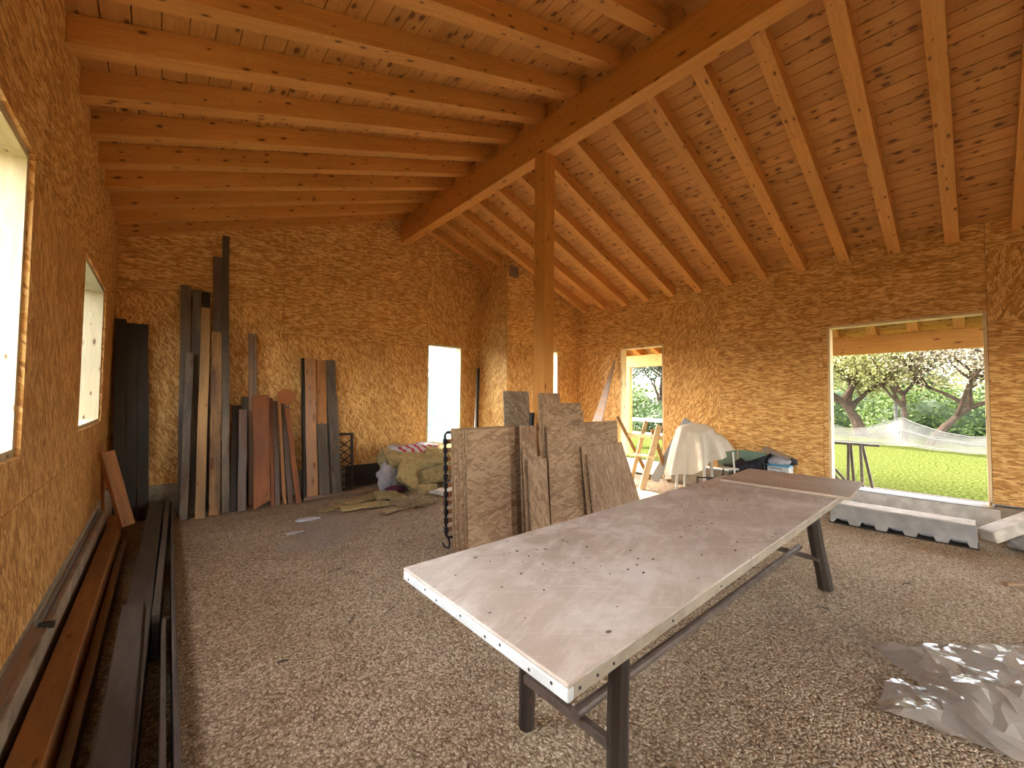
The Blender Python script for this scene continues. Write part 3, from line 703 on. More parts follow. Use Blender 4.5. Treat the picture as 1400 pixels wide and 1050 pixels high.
P = [
 ('dark', -.325, 6.33, -.388, 6.55, 2.363, .098, .05, 'leftmost of three black-brown planks standing in the corner by the far left window', G1),
 ('dark', -.235, 6.42, -.298, 6.60, 2.330, .110, .04, 'middle one of three black-brown planks standing in the left corner', G1),
 ('dark', -.120, 6.45, -.199, 6.62, 2.333, .100, .04, 'rightmost of three black-brown planks standing in the left corner', G1),
 ('grey', .232, 6.40, .198, 6.665, 2.893, .100, .04, 'tall weathered grey plank, first from the left of the tall group', G2),
 ('grey', .335, 6.45, .311, 6.69, 2.861, .090, .04, 'tall weathered grey plank, second from the left of the tall group', G2),
 ('grey', .239, 6.176, .255, 6.52, 2.018, .077, .035, 'shorter grey plank with pale smears standing in front of the two tall grey ones', G2),
 ('dark', .455, 6.45, .412, 6.715, 2.853, .085, .035, 'dark brown plank standing behind the tan plank', G2),
 ('tan', .389, 6.115, .407, 6.60, 2.625, .096, .035, 'tan brown plank with a paler top right of the grey planks', G2),
 ('maroon', .568, 6.47, .522, 6.72, 3.354, .100, .035, 'very tall dark reddish plank rising above the waney-edged plank', G2),
 ('bark', .534, 6.195, .528, 6.55, 2.316, .112, .04, 'pale brown plank with a knotty waney edge next to the tallest grey plank', G2),
 ('grey', .652, 6.219, .601, 6.69, 3.66, .077, .045, 'tallest grey plank of all, its top reaching the roof rafters', G2),
 ('dark', .742, 6.242, .775, 6.60, 1.345, .092, .03, 'short dark plank directly right of the tallest grey plank', G3),
 ('grey', .90, 6.48, .885, 6.72, 1.465, .085, .03, 'short grey offcut behind the reddish brown one', G3),
 ('maroon', .818, 6.186, .834, 6.46, 1.292, .090, .04, 'short reddish brown plank with a grey foot', G3),
 ('brown', .950, 6.43, .924, 6.69, 2.359, .050, .03, 'left one of two thin brown battens standing taller than the offcuts around them', G3),
 ('brown', 1.005, 6.43, .977, 6.69, 2.349, .040, .03, 'right one of two thin brown battens standing taller than the offcuts around them', G3),
 ('red', 1.035, 6.151, 1.034, 6.44, 1.488, .190, .035, 'wide orange-red board with a corner cut off at its foot', G3),
 ('red', 1.171, 6.226, 1.179, 6.62, 1.448, .045, .03, 'thin orange-red batten right beside the wide red board', G3),
 ('maroon', 1.235, 6.25, 1.240, 6.66, 1.405, .060, .03, 'dark red batten, second to the right of the wide red board', G3),
 ('pine_or', 1.312, 6.212, 1.286, 6.60, 1.385, .040, .03, 'narrow orange batten, third to the right of the wide red board', G3),
 ('maroon', 1.385, 6.22, 1.345, 6.66, 1.363, .060, .03, 'dark brown batten just left of the slanting orange one', G3),
 ('red', 1.470, 6.140, 1.383, 6.57, 1.301, .062, .025, 'orange-red batten slanting to the left, last on the right of the offcuts', G3),
 ('dark', 1.602, 6.37, 1.604, 6.66, 2.055, .030, .10, 'narrow dark board seen edge-on at the left of the wide boards', G4),
 ('pink', 1.700, 6.36, 1.690, 6.635, 2.047, .150, .025, 'wide pinkish orange board with dark knots', G4),
 ('pine_or', 1.866, 6.44, 1.856, 6.66, 2.040, .140, .022, 'orange board half hidden behind the grey one, middle of the wide boards', G4),
 ('grey', 1.876, 6.355, 1.853, 6.54, 1.060, .150, .025, 'short wide grey board in front of the orange one', G4),
 ('grey', 2.035, 6.45, 1.995, 6.67, 2.049, .140, .022, 'tall dark grey board at the right end of the wide boards', G4),
 ('grey', 2.048, 6.36, 2.012, 6.575, 1.496, .140, .025, 'grey-brown board in front of the tall dark grey board', G4),
]
for (mt, xb, yb, xt, yt, zt, w, t, lab, g) in P:
    lean('plank', mt, xb, yb, xt, yt, zt, w, 0, t, lab, g, cut=.10 if 'corner cut off' in lab else None)
# round timber disc among the offcuts
m = MB(); cx, cy, cz = 1.385, 6.70, 1.46
m.tube([(cx, cy-.012, cz), (cx, cy+.012, cz)], .115, 28, smooth=False); 
o = m.build('timber_disc', 'red', bevel=.002); tag(o, 'round reddish wooden disc standing behind the thin battens', 'disc')
# stand for disc: batten it rests on
lean('plank', 'maroon', 1.44, 6.50, 1.40, 6.655, 1.33, .07, 0, .028, 'dark batten carrying the round wooden disc', G3)
# floor rail
m = MB(); m.bar((1.56, 6.27, .02), (2.74, 6.27, .02), .04, .04, (0, 1, 0)); tag(m.build('batten', 'brown', bevel=.003), 'long low batten lying on the floor in front of the wide boards', 'batten')
m = MB(); m.box((2.72, 6.735, .18), (.86, .03, .34)); tag(m.build('plank', 'dark', bevel=.003), 'wide dark plank lying on edge along the foot of the back wall', 'plank')
# lattice panel
e = empty('lattice_panel', (2.15, 6.52, 0), 'dark lattice panel with criss-cross slats standing beside the wide boards', 'lattice')
tm = Matrix.Translation((1.80, 6.50, 0)) @ Matrix.Rotation(math.radians(-5), 4, 'X')
def tb_(m, a, b, w, t): m.bar(tm @ Vector(a), tm @ Vector(b), w, t, (0, 1, 0))
for (a, b) in (((.02, 0, .015), (.02, 0, .90)), ((.52, 0, .015), (.52, 0, .90)), ((.04, 0, .035), (.50, 0, .035)), ((.04, 0, .885), (.50, 0, .885))):
    m = MB(); tb_(m, a, b, .03, .035); m.build('frame_bar', 'dark', e)
for k in range(7):
    for s in (0, 1):
        z = .05+k*.12; m = MB()
        a, b = ((.30, .009, z), (.505, .009, z+.14)) if s == 0 else ((.30, -.009, z+.14), (.505, -.009, z))
        if z+.14 > .88: continue
        tb_(m, a, b, .008, .018); m.build('lattice_slat', 'dark', e)

# ------------------------------------------------------------------ OSB offcuts around the post
def sheet(x0, x1, yb, yt, z1, label, mat='osb_sheet', t=.016, poly=None, group='boards stacked on edge around the post', name='osb_board', z0=0.0, cat='board', tilt=0):
    L_ = math.hypot(yt-yb, z1-z0); ang = math.atan2(yt-yb, z1-z0)
    place = Matrix.Translation((x0, yb, z0)) @ Matrix.Rotation(-ang, 4, 'X') @ Matrix.Rotation(math.radians(tilt), 4, 'Y')
    m = MB(); pw = x1-x0
    poly = poly or [(0, 0), (pw, 0), (pw, L_), (0, L_)]
    if poly[0] == 'abs': poly = [(p[0]-x0, p[1]*L_/(z1-z0)) for p in poly[1:]]
    m.prism(poly, 0, t, place, (R.uniform(0, 20), R.uniform(0, 20)))
    o = m.build(name, mat, origin=(x0, yb, z0), merge=True, bevel=.0015)
    return tag(o, label, cat, group)
# left bundle (six boards, back to front)
AL = ['rearmost brown board of the thick bundle left of the post', 'second board from the back of the thick bundle left of the post', 'third board from the back of the thick bundle left of the post', 'fourth board from the back of the bundle left of the post, reaching furthest right', 'fifth board from the back of the thick bundle left of the post', 'front brown strand board of the thick bundle left of the post']
for k, (x0, x1, dy) in enumerate(((2.115, 2.86, 0), (2.125, 2.83, -.024), (2.15, 2.85, -.048), (2.155, 2.92, -.072), (2.185, 2.84, -.096), (2.20, 2.74, -.120))):
    sheet(x0, x1, 3.245+dy, 3.315+dy, 1.178-.002*k, AL[k], 'osb_sheet', .016)
sheet(2.83, 3.06, 3.06, 3.12, 1.185, 'narrow upright board in the gap between the left bundle and the post', 'osb_sheet2')
sheet(2.80, 3.00, 2.965, 3.045, .962, 'small narrow offcut behind the front narrow one left of the post', 'osb_sheet2')
sheet(2.775, 3.035, 2.925, 3.005, .87, 'narrow offcut just behind the frontmost narrow board', 'osb_sheet2')
sheet(2.795, 3.06, 2.885, 2.965, .855, 'frontmost narrow brown board, left of the wide middle board', 'osb_sheet2')
sheet(3.085, 3.42, 3.045, 3.108, 1.535, 'tallest offcut, its top poking up in front of the post', 'osb_sheet2')
sheet(3.13, 3.78, 3.020, 3.088, 1.425, 'tall board with a stepped right edge in front of the post', 'osb_sheet', poly=['abs', (3.13, 0), (3.81, 0), (3.81, 1.34), (3.77, 1.34), (3.77, 1.425), (3.13, 1.425)])
sheet(3.13, 3.765, 2.945, 3.02, 1.172, 'wide middle strand board standing in front of the post', 'osb_sheet')
sheet(3.71, 4.46, 2.995, 3.055, 1.20, 'rear wide board of the right-hand group by the post', 'osb_sheet', t=.016)
sheet(3.745, 4.22, 2.955, 3.015, 1.055, 'middle board of the right-hand group by the post', 'osb_sheet')
sheet(3.64, 4.45, 2.875, 2.965, .932, 'front right board with a slanting right side', 'osb_sheet2', poly=['abs', (3.67, 0), (4.80, 0), (4.43, .932), (3.64, .932)])
sheet(3.70, 4.40, 2.835, 2.925, .84, 'narrow leaning offcut at the left edge of the slanting board', 'osb_sheet2', poly=['abs', (3.72, 0), (3.83, 0), (3.76, .84), (3.69, .84)])
sheet(3.00, 3.40, 3.50, 3.60, 1.56, 'grey-brown offcut standing upright behind the boards left of the post', 'osb_grey', t=.018)
# black channel
m = MB(); m.bar((3.02, 3.22, 0.02), (3.075, 3.20, 1.32), .05, .035, (1, 0, 0)); tag(m.build('plastic_channel', 'black_plastic', bevel=.004), 'black plastic channel poking up left of the post', 'channel')
# slatted bed base
e = empty('bed_base', (2.6, 3.43, 0), 'black metal bed base with wooden slats standing on its side behind the board bundle', 'bed base')
lb = Matrix.Translation((2.13, 3.40, 0)) @ Matrix.Rotation(math.radians(-3), 4, 'X')
def lt(m, pts, r): m.tube([lb @ Vector(p) for p in pts], r, 8)
m = MB(); lt(m, [(0, 0, .14), (0, 0, 1.10), (.02, 0, 1.13), (.85, 0, 1.13), (.87, 0, 1.10), (.87, 0, .14), (.85, 0, .11), (.02, 0, .11), (0, 0, .14)], .013); m.build('frame', 'steel', e)
for k in range(11):
    z = .19+k*.085; m = MB(); m.box(lb @ Vector((.435, .0, z)), (.84, .010, .045)); sl = m.build('slat', 'pine_or' if k % 3 else 'tan', e)
    m = MB(); m.box(lb @ Vector((.0, .0, z)), (.030, .034, .055)); m.build('slat_holder', 'black_plastic', sl)
for x in (.02, .85):
    m = MB(); lt(m, [(x, 0, .12), (x, -.03, .06), (x, -.01, .015), (x, .06, .012), (x, .10, .04)], .009); m.build('leg', 'steel', e)
# two grey bars in the corner
for dx, lab in ((0, 'left one of two thin grey metal bars leaning in the far corner'), (.07, 'right one of two thin grey metal bars leaning in the far corner')):
    m = MB(); m.bar((4.52+dx, 6.30, 0.0), (4.88+dx*.2, 6.70-dx*.3, 2.08), .035, .02, (1, 0, 0)); tag(m.build('metal_bar', 'grey_metal' if dx == 0 else 'steel', bevel=.002), lab, 'bar', 'grey bars in the far corner')
# tapered plank leaning at the right wall
m = MB(); pl = Matrix(((0, 1, 0, 0), (1, 0, 0, 0), (0, 0, 1, 0), (0, 0, 0, 1)))
a = Vector((6.30, 5.12, 0)); b = Vector((7.02, 4.86, 2.27))
d = (b-a).normalized(); x = Vector((0, -1, 0)); x = (x-d*x.dot(d)).normalized(); yv = d.cross(x)
PM = Matrix(((x.x, yv.x, d.x, a.x), (x.y, yv.y, d.y, a.y), (x.z, yv.z, d.z, a.z), (0, 0, 0, 1)))
m.prism([(-.20, 0), (.20, 0), (.01, (b-a).length), (-.01, (b-a).length)], -.012, .012, PM)
tag(m.build('tapered_plank', 'brown', bevel=.002), 'pointed brown plank leaning on the wall left of the narrow doorway', 'plank')

# ------------------------------------------------------------------ pile along the left wall
def long_box(name, mat, a, b, w, h, label, cat, group=None, bevel=.005):
    """box lying from a to b (bottom centre line), width w, height h"""
    a = Vector(a); b = Vector(b); d = b-a; L_ = d.length; z = d/L_; x = Vector((z.y, -z.x, 0)).normalized(); up = x.cross(z)
    M_ = Matrix((x, up, z)).transposed()
    m = MB(); m.box((a+b)/2+up*h/2, (w, h, L_), M_, None, 2)
    return tag(m.build(name, mat, origin=a, bevel=bevel), label, cat, group)
GL = 'beams lying along the left wall'
long_box('glulam_beam', 'shaded_glulam', (-.312, -.8, 0), (-.302, 5.50, 0), .095, .25, 'orange-brown laminated beam lying on the floor along the left wall', 'beam', GL)
long_box('timber', 'brown', (-.236, -.8, 0), (-.226, 5.2, 0), .042, .12, 'low brown timber tight beside the orange-brown laminated beam', 'beam', GL)
long_box('timber', 'black', (-.147, -.8, 0), (-.005, 6.50, 0), .125, .20, 'wide black timber lying between the laminated beam and the black boards', 'beam', GL)
long_box('black_plank', 'black', (-.095, -.8, .201), (-.090, 3.32, .201), .10, .035, 'black plank with pale scuffs lying on top of the wide black timber', 'plank', GL)
long_box('black_plank', 'black', (.055, -.8, 0), (.125, 6.40, 0), .022, .19, 'black board on edge forming the outer side of the pile', 'plank', GL)
long_box('black_plank', 'black', (.022, -.8, 0), (.048, 3.05, 0), .02, .215, 'short black board on edge near the camera beside the outer one', 'plank', GL)
long_box('batten', 'black', (.012, 3.02, .0), (.095, 6.30, .0), .035, .25, 'scuffed dark batten on edge at the far half of the pile', 'plank', GL)
m = MB(); m.box((XL+.026, 2.5, .349), (.048, 6.4, .007))
tag(m.build('sawdust', 'brown'), 'brown sawdust and dirt lying on the ledge along the left wall', 'dirt', kind='stuff')
m = MB(); m.tube([(-.420, 3.0, .368), (-.422, 4.2, .368), (-.425, 5.42, .368)], .015, 10)
tag(m.build('grey_conduit', 'grey_metal'), 'grey conduit lying on the concrete ledge along the left wall', 'pipe')
m = MB(); m.bar((-.447+.03, 2.985, .355), (-.36, 2.98, .352), .03, .02, (0, 0, 1)); tag(m.build('wood_wedge', 'dark', bevel=.003), 'small dark wedge on the ledge at the near end of the conduit', 'wedge')
# leaning block
m = MB(); m.bar((-.205, 5.22, .255), (-.375, 5.36, .935), .095, .075, (1, .4, 0)); tag(m.build('timber_block', 'pine_or', bevel=.003), 'thick orange-brown timber block leaning askew against the left wall', 'timber')
m = MB(); m.bar((-.40, 5.62, .352), (-.425, 5.66, .98), .06, .025, (0, 1, 0)); tag(m.build('timber_offcut', 'pine_or', bevel=.003), 'thin upright orange offcut against the left wall behind the leaning block', 'timber')
m = MB(); m.bar((-.335, 5.60, 0.01), (-.335, 5.98, .01), .08, .40, (1, 0, 0)); tag(m.build('timber_offcut', 'pine_or', bevel=.004), 'low brown offcut on the floor beyond the end of the laminated beam', 'timber')

# ------------------------------------------------------------------ insulation pile
def slab(name, mat, c, size, rot, label, cat, group=None, rough=.012, sub=6, uvm=True):
    rm = Matrix.Rotation(math.radians(rot[2]), 3, 'Z') @ Matrix.Rotation(math.radians(rot[1]), 3, 'Y') @ Matrix.Rotation(math.radians(rot[0]), 3, 'X')
    bm = bmesh.new(); bmesh.ops.create_cube(bm, size=1); bmesh.ops.subdivide_edges(bm, edges=bm.edges, cuts=sub, use_grid_fill=True)
    for v in bm.verts:
        p = Vector((v.co.x*size[0], v.co.y*size[1], v.co.z*size[2]))
        n = Vector((mn.noise(p*9+Vector(c)), mn.noise(p*9+Vector(c)*2+Vector((5, 0, 0))), mn.noise(p*9+Vector((0, 9, 0)))))
        v.co = p+n*rough*2
    mb = MB()
    for f in bm.faces: mb.face([Vector(c)+rm @ v.co for v in f.verts], [(v.co.x*2, v.co.y*2+v.co.z) for v in f.verts], False)
    bm.free()
    zmin = min(v[2] for v in mb.v)
    return tag(mb.build(name, mat, origin=c, merge=True, bevel=.004), label, cat, group)
GI = 'mineral wool slabs in the far pile'
slab('insulation_slab', 'wool', (3.30, 6.20, .44), (1.15, .42, .16), (28, 4, -4), 'large yellowish insulation slab on top of the pile below the back window', 'insulation', GI)
slab('insulation_slab', 'wool2', (2.86, 6.25, .40), (.42, .36, .16), (35, 18, 10), 'darker olive insulation slab at the left shoulder of the pile', 'insulation', GI)
slab('insulation_slab', 'wool', (3.72, 6.30, .56), (.55, .30, .14), (20, 8, -6), 'insulation piece at the top right of the pile against the window', 'insulation', GI)
slab('insulation_slab', 'wool', (3.02, 5.90, .23), (.50, .07, .40), (-30, 38, 6), 'flat insulation slab sliding down the front left of the pile', 'insulation', GI)
slab('insulation_slab', 'wool2', (3.50, 5.88, .22), (.62, .16, .22), (-18, -9, 2), 'brownish insulation slab lying along the front of the pile', 'insulation', GI)
slab('insulation_slab', 'wool', (3.12, 5.55, .075), (.26, .14, .13), (0, 0, 12), 'small square insulation block on the floor in front of the pile', 'insulation', GI)
slab('insulation_slab', 'concrete_white', (3.36, 5.35, .045), (.48, .30, .06), (0, 3, 20), 'pale flat slab lying on the floor at the right foot of the pile', 'insulation', GI)
slab('insulation_slab', 'concrete_white', (3.78, 5.62, .20), (.10, .30, .34), (0, 22, 15), 'pale slab standing tilted beside the board bundle', 'insulation', GI)
slab('insulation_slab', 'wool2', (3.62, 6.35, .17), (1.1, .5, .3), (0, 0, 0), 'squashed insulation at the bottom of the pile', 'insulation', GI)
GF = 'thin insulation scraps on the floor'
slab('insulation_scrap', 'wool2', (2.18, 5.72, .03), (.60, .22, .035), (0, 0, 14), 'long flat olive insulation scrap nearest the wide boards', 'insulation', GF)
slab('insulation_scrap', 'wool2', (2.52, 5.62, .05), (.36, .26, .06), (4, 6, -12), 'thicker insulation scrap left of the tangled straw', 'insulation', GF)
slab('insulation_scrap', 'wool', (2.10, 5.38, .022), (.62, .24, .022), (0, 0, -8), 'ragged yellow insulation scrap on the floor', 'insulation', GF)
slab('insulation_scrap', 'straw', (2.42, 5.02, .022), (.55, .14, .022), (0, 0, 20), 'frayed brown scrap in front of the tangled straw', 'insulation', GF)
slab('insulation_scrap', 'wool2', (1.72, 5.55, .018), (.36, .12, .018), (0, 0, 30), 'small thin insulation scrap at the left end of the litter', 'insulation', GF)
# crumpled bags
def crumple(name, mat, c, size, seed, label, cat, amp=.28, n=3, parent=None):
    bm = bmesh.new(); bmesh.ops.create_icosphere(bm, subdivisions=n+1, radius=1); mb = MB()
    for v in bm.verts:
        q = v.co.copy(); k = 1+amp*mn.noise(q*2.2+Vector((seed, 0, 0)))+amp*.6*abs(mn.noise(q*5+Vector((0, seed, 0))))
        z = q.z*size[2]*k
        v.co = Vector((q.x*size[0]*k, q.y*size[1]*k, max(z, -c[2]+.006)))
    for f in bm.faces: mb.face([Vector(c)+v.co for v in f.verts], [(v.co.x*3, v.co.z*3+v.co.y) for v in f.verts], True)
    bm.free(); o = mb.build(name, mat, origin=c if parent is None else None, merge=True, parent=parent)
    return tag(o, label, cat) if label else o
crumple('plastic_bag', 'film_bag', (2.72, 6.10, .22), (.15, .11, .22), 4, 'crumpled pale plastic bag hanging down the left side of the pile', 'bag')
crumple('cloth_bundle', 'oxblood', (2.76, 5.92, .05), (.16, .09, .05), 9, 'dark maroon cloth crumpled on the floor under the pale bag', 'cloth', .3)
crumple('packaging_bag', 'redbag', (3.35, 6.33, .60), (.40, .14, .085), 15, 'white packaging with red stripes lying on the insulation pile', 'bag', .3)
crumple('plastic_bag', 'film_bag', (2.98, 6.40, .62), (.13, .10, .06), 21, 'small pinkish crumpled plastic on the top left of the pile', 'bag', .3)
# tangled straw
m = MB(); Rs = random.Random(5)
for i in range(120):
    cx, cy = 2.70+Rs.gauss(0, .14), 5.12+Rs.gauss(0, .12); r = Rs.uniform(.05, .16); a0 = Rs.uniform(0, 6.28); tilt = Rs.uniform(.05, .5); pts = []
    nn = 9; sw = Rs.uniform(1.5, 4)
    for k in range(nn):
        a = a0+sw*k/nn; zz = .02+.05*abs(math.sin(a*1.3+i))*(1 if i % 2 else 1.6)*tilt*2+Rs.uniform(0, .01)
        pts.append((cx+r*math.cos(a), cy+r*.7*math.sin(a), max(.012, zz)))
    m.tube(pts, .006, 4, cap=False)
tag(m.build('tangled_straw', 'straw'), 'tangled heap of straw-coloured twine on the floor before the insulation pile', 'twine', kind='stuff')
# thin plastic on the floor left
def sheet_on_floor(name, mat, corners, nu, nv, amp, label, cat, seed=0, freq=5, z=.010, facet=True):
    A, B, C_, D = [Vector((p[0], p[1], 0)) for p in corners]
    m = MB(); rg = random.Random(seed)
    P = {}
    for i in range(nu+1):
        for j in range(nv+1):
            ju = 0 if i in (0, nu) else rg.uniform(-.38, .38); jv = 0 if j in (0, nv) else rg.uniform(-.38, .38)
            u, v = (i+ju)/nu, (j+jv)/nv
            p = A.lerp(B, u).lerp(D.lerp(C_, u), v)
            n = mn.noise(Vector((p.x*freq*.5, p.y*freq*.5, seed)))
            ridge = (1-min(1, abs(mn.noise(Vector(((p.x+p.y)*freq*.35, (p.x-p.y)*freq*.12, seed*1.3))))*4))
            e = min(1, min(u, 1-u, v, 1-v)*7)
            h = amp*(.25*rg.random()+.35*max(0, n+.3)+.7*ridge)*(.3+.7*e)
            P[i, j] = Vector((p.x+(rg.uniform(-.012, .012) if i in (0, nu) or j in (0, nv) else 0), p.y+(rg.uniform(-.012, .012) if i in (0, nu) or j in (0, nv) else 0), z+h))
    for i in range(nu):
        for j in range(nv):
            a, b, c, d = P[i, j], P[i+1, j], P[i+1, j+1], P[i, j+1]
            for t in (((a, b, c), (a, c, d)) if rg.random() < .5 else ((a, b, d), (b, c, d))): m.face(t, [(q.x*3, q.y*3) for q in t], False)
    return tag(m.build(name, mat, merge=True, bevel=0), label, cat)
sheet_on_floor('plastic_sheet', 'film_floor', [(2.66, -.06), (3.6, -.95), (4.15, -.30), (3.26, .46)], 26, 15, .085, 'large crumpled translucent plastic sheet on the gravel at the lower right', 'plastic sheet', 2, 4.5)
sheet_on_floor('plastic_sheet', 'film_floor', [(2.62, .36), (2.70, -.08), (3.02, -.02), (2.98, .33)], 9, 6, .035, 'smaller folded flap of clear plastic left of the large crumpled sheet', 'plastic sheet', 7, 4)
sheet_on_floor('plastic_sheet', 'film_clear', [(.80, 4.35), (1.35, 4.05), (2.15, 5.0), (1.55, 5.3)], 12, 12, .012, 'flat thin clear plastic sheet on the floor in front of the leaning planks', 'plastic sheet', 11, 4)
crumple('plastic_scrap', 'film_bag', (1.35, 5.22, .02), (.13, .05, .02), 31, 'bright white crumpled plastic scrap on the floor before the planks', 'plastic scrap', .3)
crumple('plastic_scrap', 'film_bag', (1.13, 4.82, .012), (.09, .02, .010), 33, 'thin bright sliver of plastic on the floor nearer the camera', 'plastic scrap', .3)

# ------------------------------------------------------------------ concrete block by the opening
e = empty('concrete_block', (6.26, .60, 0), 'long hollow concrete block with slots lying before the large opening', 'block')
x0, x1, y0, y1, h = 6.20, 6.47, .02, 1.20, .235
m = MB()
# body as profile in y-z extruded along x with slot notches at the bottom
prof = [(y0, 0.012)]
n = 5; pitch = (y1-y0)/n
for i in range(n):
    a = y0+i*pitch+.055; b = y0+(i+1)*pitch-.035
    prof += [(a, .012), (a+.015, .065), (b-.015, .065), (b, .012)]
prof += [(y1, .012), (y1, h-.015), (y1-.015, h), (y0+.015, h), (y0, h-.015)]
pm = Matrix(((0, 1, 0, 0), (1, 0, 0, 0), (0, 0, 1, 0), (0, 0, 0, 1)))
# mirrored placement: local x->world y, local y->world x
m.prism(prof, x0, x1, pm)
bm_o = m.build('block_body', 'concrete_grey', e, merge=True, bevel=.006)
me = bm_o.data; bmm = bmesh.new(); bmm.from_mesh(me); bmesh.ops.recalc_face_normals(bmm, faces=bmm.faces); bmm.to_mesh(me); bmm.free()
m = MB(); m.box(((x0+x1)/2, (y0+y1)/2, h+.004), (x1-x0-.012, y1-y0-.02, .012)); m.build('skylit_top', 'concrete_white', e, bevel=.004)  # paler top: sky light on the block put into its colour
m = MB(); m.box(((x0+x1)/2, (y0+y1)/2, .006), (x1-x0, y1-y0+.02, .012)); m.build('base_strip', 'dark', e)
long_box('concrete_post', 'concrete_white', (6.42, -.055, .06), (6.95, -.55, .33), .16, .12, 'pale squared concrete post leaning askew on rubble right of the opening', 'post', bevel=.012)
crumple('rubble_stone', 'concrete_grey', (6.58, -.30, .07), (.16, .13, .08), 41, 'dark grey rubble lump under the leaning concrete post', 'stone', .35)
crumple('rubble_stone', 'concrete', (6.40, -.42, .07), (.10, .12, .08), 47, 'brownish rubble lump at the far right beside the dark one', 'stone', .35)
m = MB(); m.tube([(5.13, -.12, .028), (5.6, -.55, .03)], .020, 10); tag(m.build('wooden_stake', 'brown'), 'round brown stake lying on the gravel at the right edge', 'stake')
m = MB(); m.bar((4.60, -.22, .012), (4.85, -.42, .012), .03, .012, (1, 1, 0)); tag(m.build('batten', 'pine'), 'pale flat batten end on the gravel at the right edge', 'batten')

# ------------------------------------------------------------------ things by the narrow doorway
e = empty('sawhorse', (6.2, 3.75, 0), 'pale wooden sawhorse of crossed planks standing in the narrow doorway', 'sawhorse')
for (a, b, w, t, mt) in (((5.98, 3.62, .0), (6.62, 3.66, 1.02), .105, .03, 'pine'), ((6.15, 3.95, 0), (6.72, 3.98, 1.08), .07, .03, 'pine'),
                         ((6.85, 3.98, .0), (6.42, 4.40, 1.16), .06, .03, 'tan'), ((6.95, 3.66, .0), (6.52, 3.74, .95), .07, .03, 'tan')):
    m = MB(); m.bar(a, b, w, t, (1, -.6, 0)); m.build('leg', mt, e, bevel=.003)
m = MB(); m.box((6.34, 3.80, .50), (.20, .42, .03)); m.build('shelf', 'pine', e, bevel=.003)
m = MB(); m.bar((6.52, 3.55, .82), (6.56, 4.25, .82), .035, .07, (1, 0, 0)); m.build('top_rail', 'pine', e, bevel=.003)

# plastic table under a dust sheet
e = empty('garden_table', (6.42, 2.95, 0), 'white plastic garden table hidden beneath the cream dust sheet', 'table')
m = MB(); m.box((6.44, 2.97, .72), (.34, .50, .03)); m.build('table_top', 'white_plastic', e, bevel=.01)
for sx in (-1, 1):
    for sy in (-1, 1):
        m = MB(); m.tube([(6.44+sx*.12, 2.97+sy*.20, .705), (6.44+sx*.15, 2.97+sy*.23, 0)], [.028, .02], 8); m.build('leg', 'white_plastic', e)
m = MB(); m.lathe([(.0, .735), (.14, .735), (.165, .80), (.165, .90), (.12, .95), (0, .96)], (6.45, 2.97, 0)); 
tag(m.build('bucket', 'white_plastic'), 'upturned bucket on the garden table under the dust sheet', 'bucket')
m = MB()
def tarp(u, v):
    a = 2*math.pi*u; ca, sa = math.cos(a), math.sin(a)
    ex, ey = .22, .29
    sq = (abs(ca)**4+abs(sa)**4)**-.25
    fold = .020*math.sin(7*a+1.3)+.012*math.sin(12*a+.5)
    sag = .07*max(0, math.cos(a-3.55))**2            # swag in the edge that faces the room
    if v < .30:
        t = v/.30; r = t*.80; z = 1.10-.05*t*t-sag*t+.015*mn.noise(Vector((ca*t*2, sa*t*2, 3)))
    elif v < .42:
        t = (v-.30)/.12; r = .80+.20*t; z = 1.05-sag-.09*t*t
    else:
        t = (v-.42)/.58
        right = max(0, math.cos(a-5.0))**1.2            # short end towards the stool
        left = max(0, math.cos(a-1.9))**1.5
        hem = .33+.34*right-.12*left+.035*math.sin(5*a)+.05*max(0, math.cos((a-3.6)*3))
        r = 1.0+(.20+.28*left+.36*right)*t; top = .96-sag
        z = top-(top-hem)*t**(1+.5*right); fold *= 1+1.9*t
    k = 1+(sq-1)*min(1, max(0, v-.2)*2); rr = r*k; f = fold*min(1, max(0, (v-.25)*3))
    return (6.43+ca*(ex*rr+f), 2.95+sa*(ey*rr+f), z)
m.grid(tarp, 120, 40)
tag(m.build('dust_sheet', 'tarp', merge=True), 'cream dust sheet draped over the table beside the narrow doorway', 'dust sheet')
m = MB(); m.bar((6.78, 3.86, .0), (6.82, 3.24, 1.13), .16, .018, (0, 1, 0)); tag(m.build('grey_board', 'grey_metal', bevel=.003), 'grey flat panel leaning behind the dust sheet', 'panel')
m = MB()
crumple('purple_cloth', 'purple', (6.45, 2.72, .12), (.10, .10, .14), 52, 'purple cloth bundle on the floor under the dust sheet', 'cloth', .3)
# metal frame
e = empty('tube_stand', (5.9, 2.55, 0), 'thin black tubular stand in front of the dust sheet', 'stand')
for pts in (((5.95, 2.70, 0), (5.95, 2.70, .36)), ((6.15, 2.42, 0), (6.15, 2.42, .42)), ((5.95, 2.70, .345), (6.15, 2.42, .345))):
    m = MB(); m.tube(list(pts), .009, 8); m.build('tube', 'steel', e)
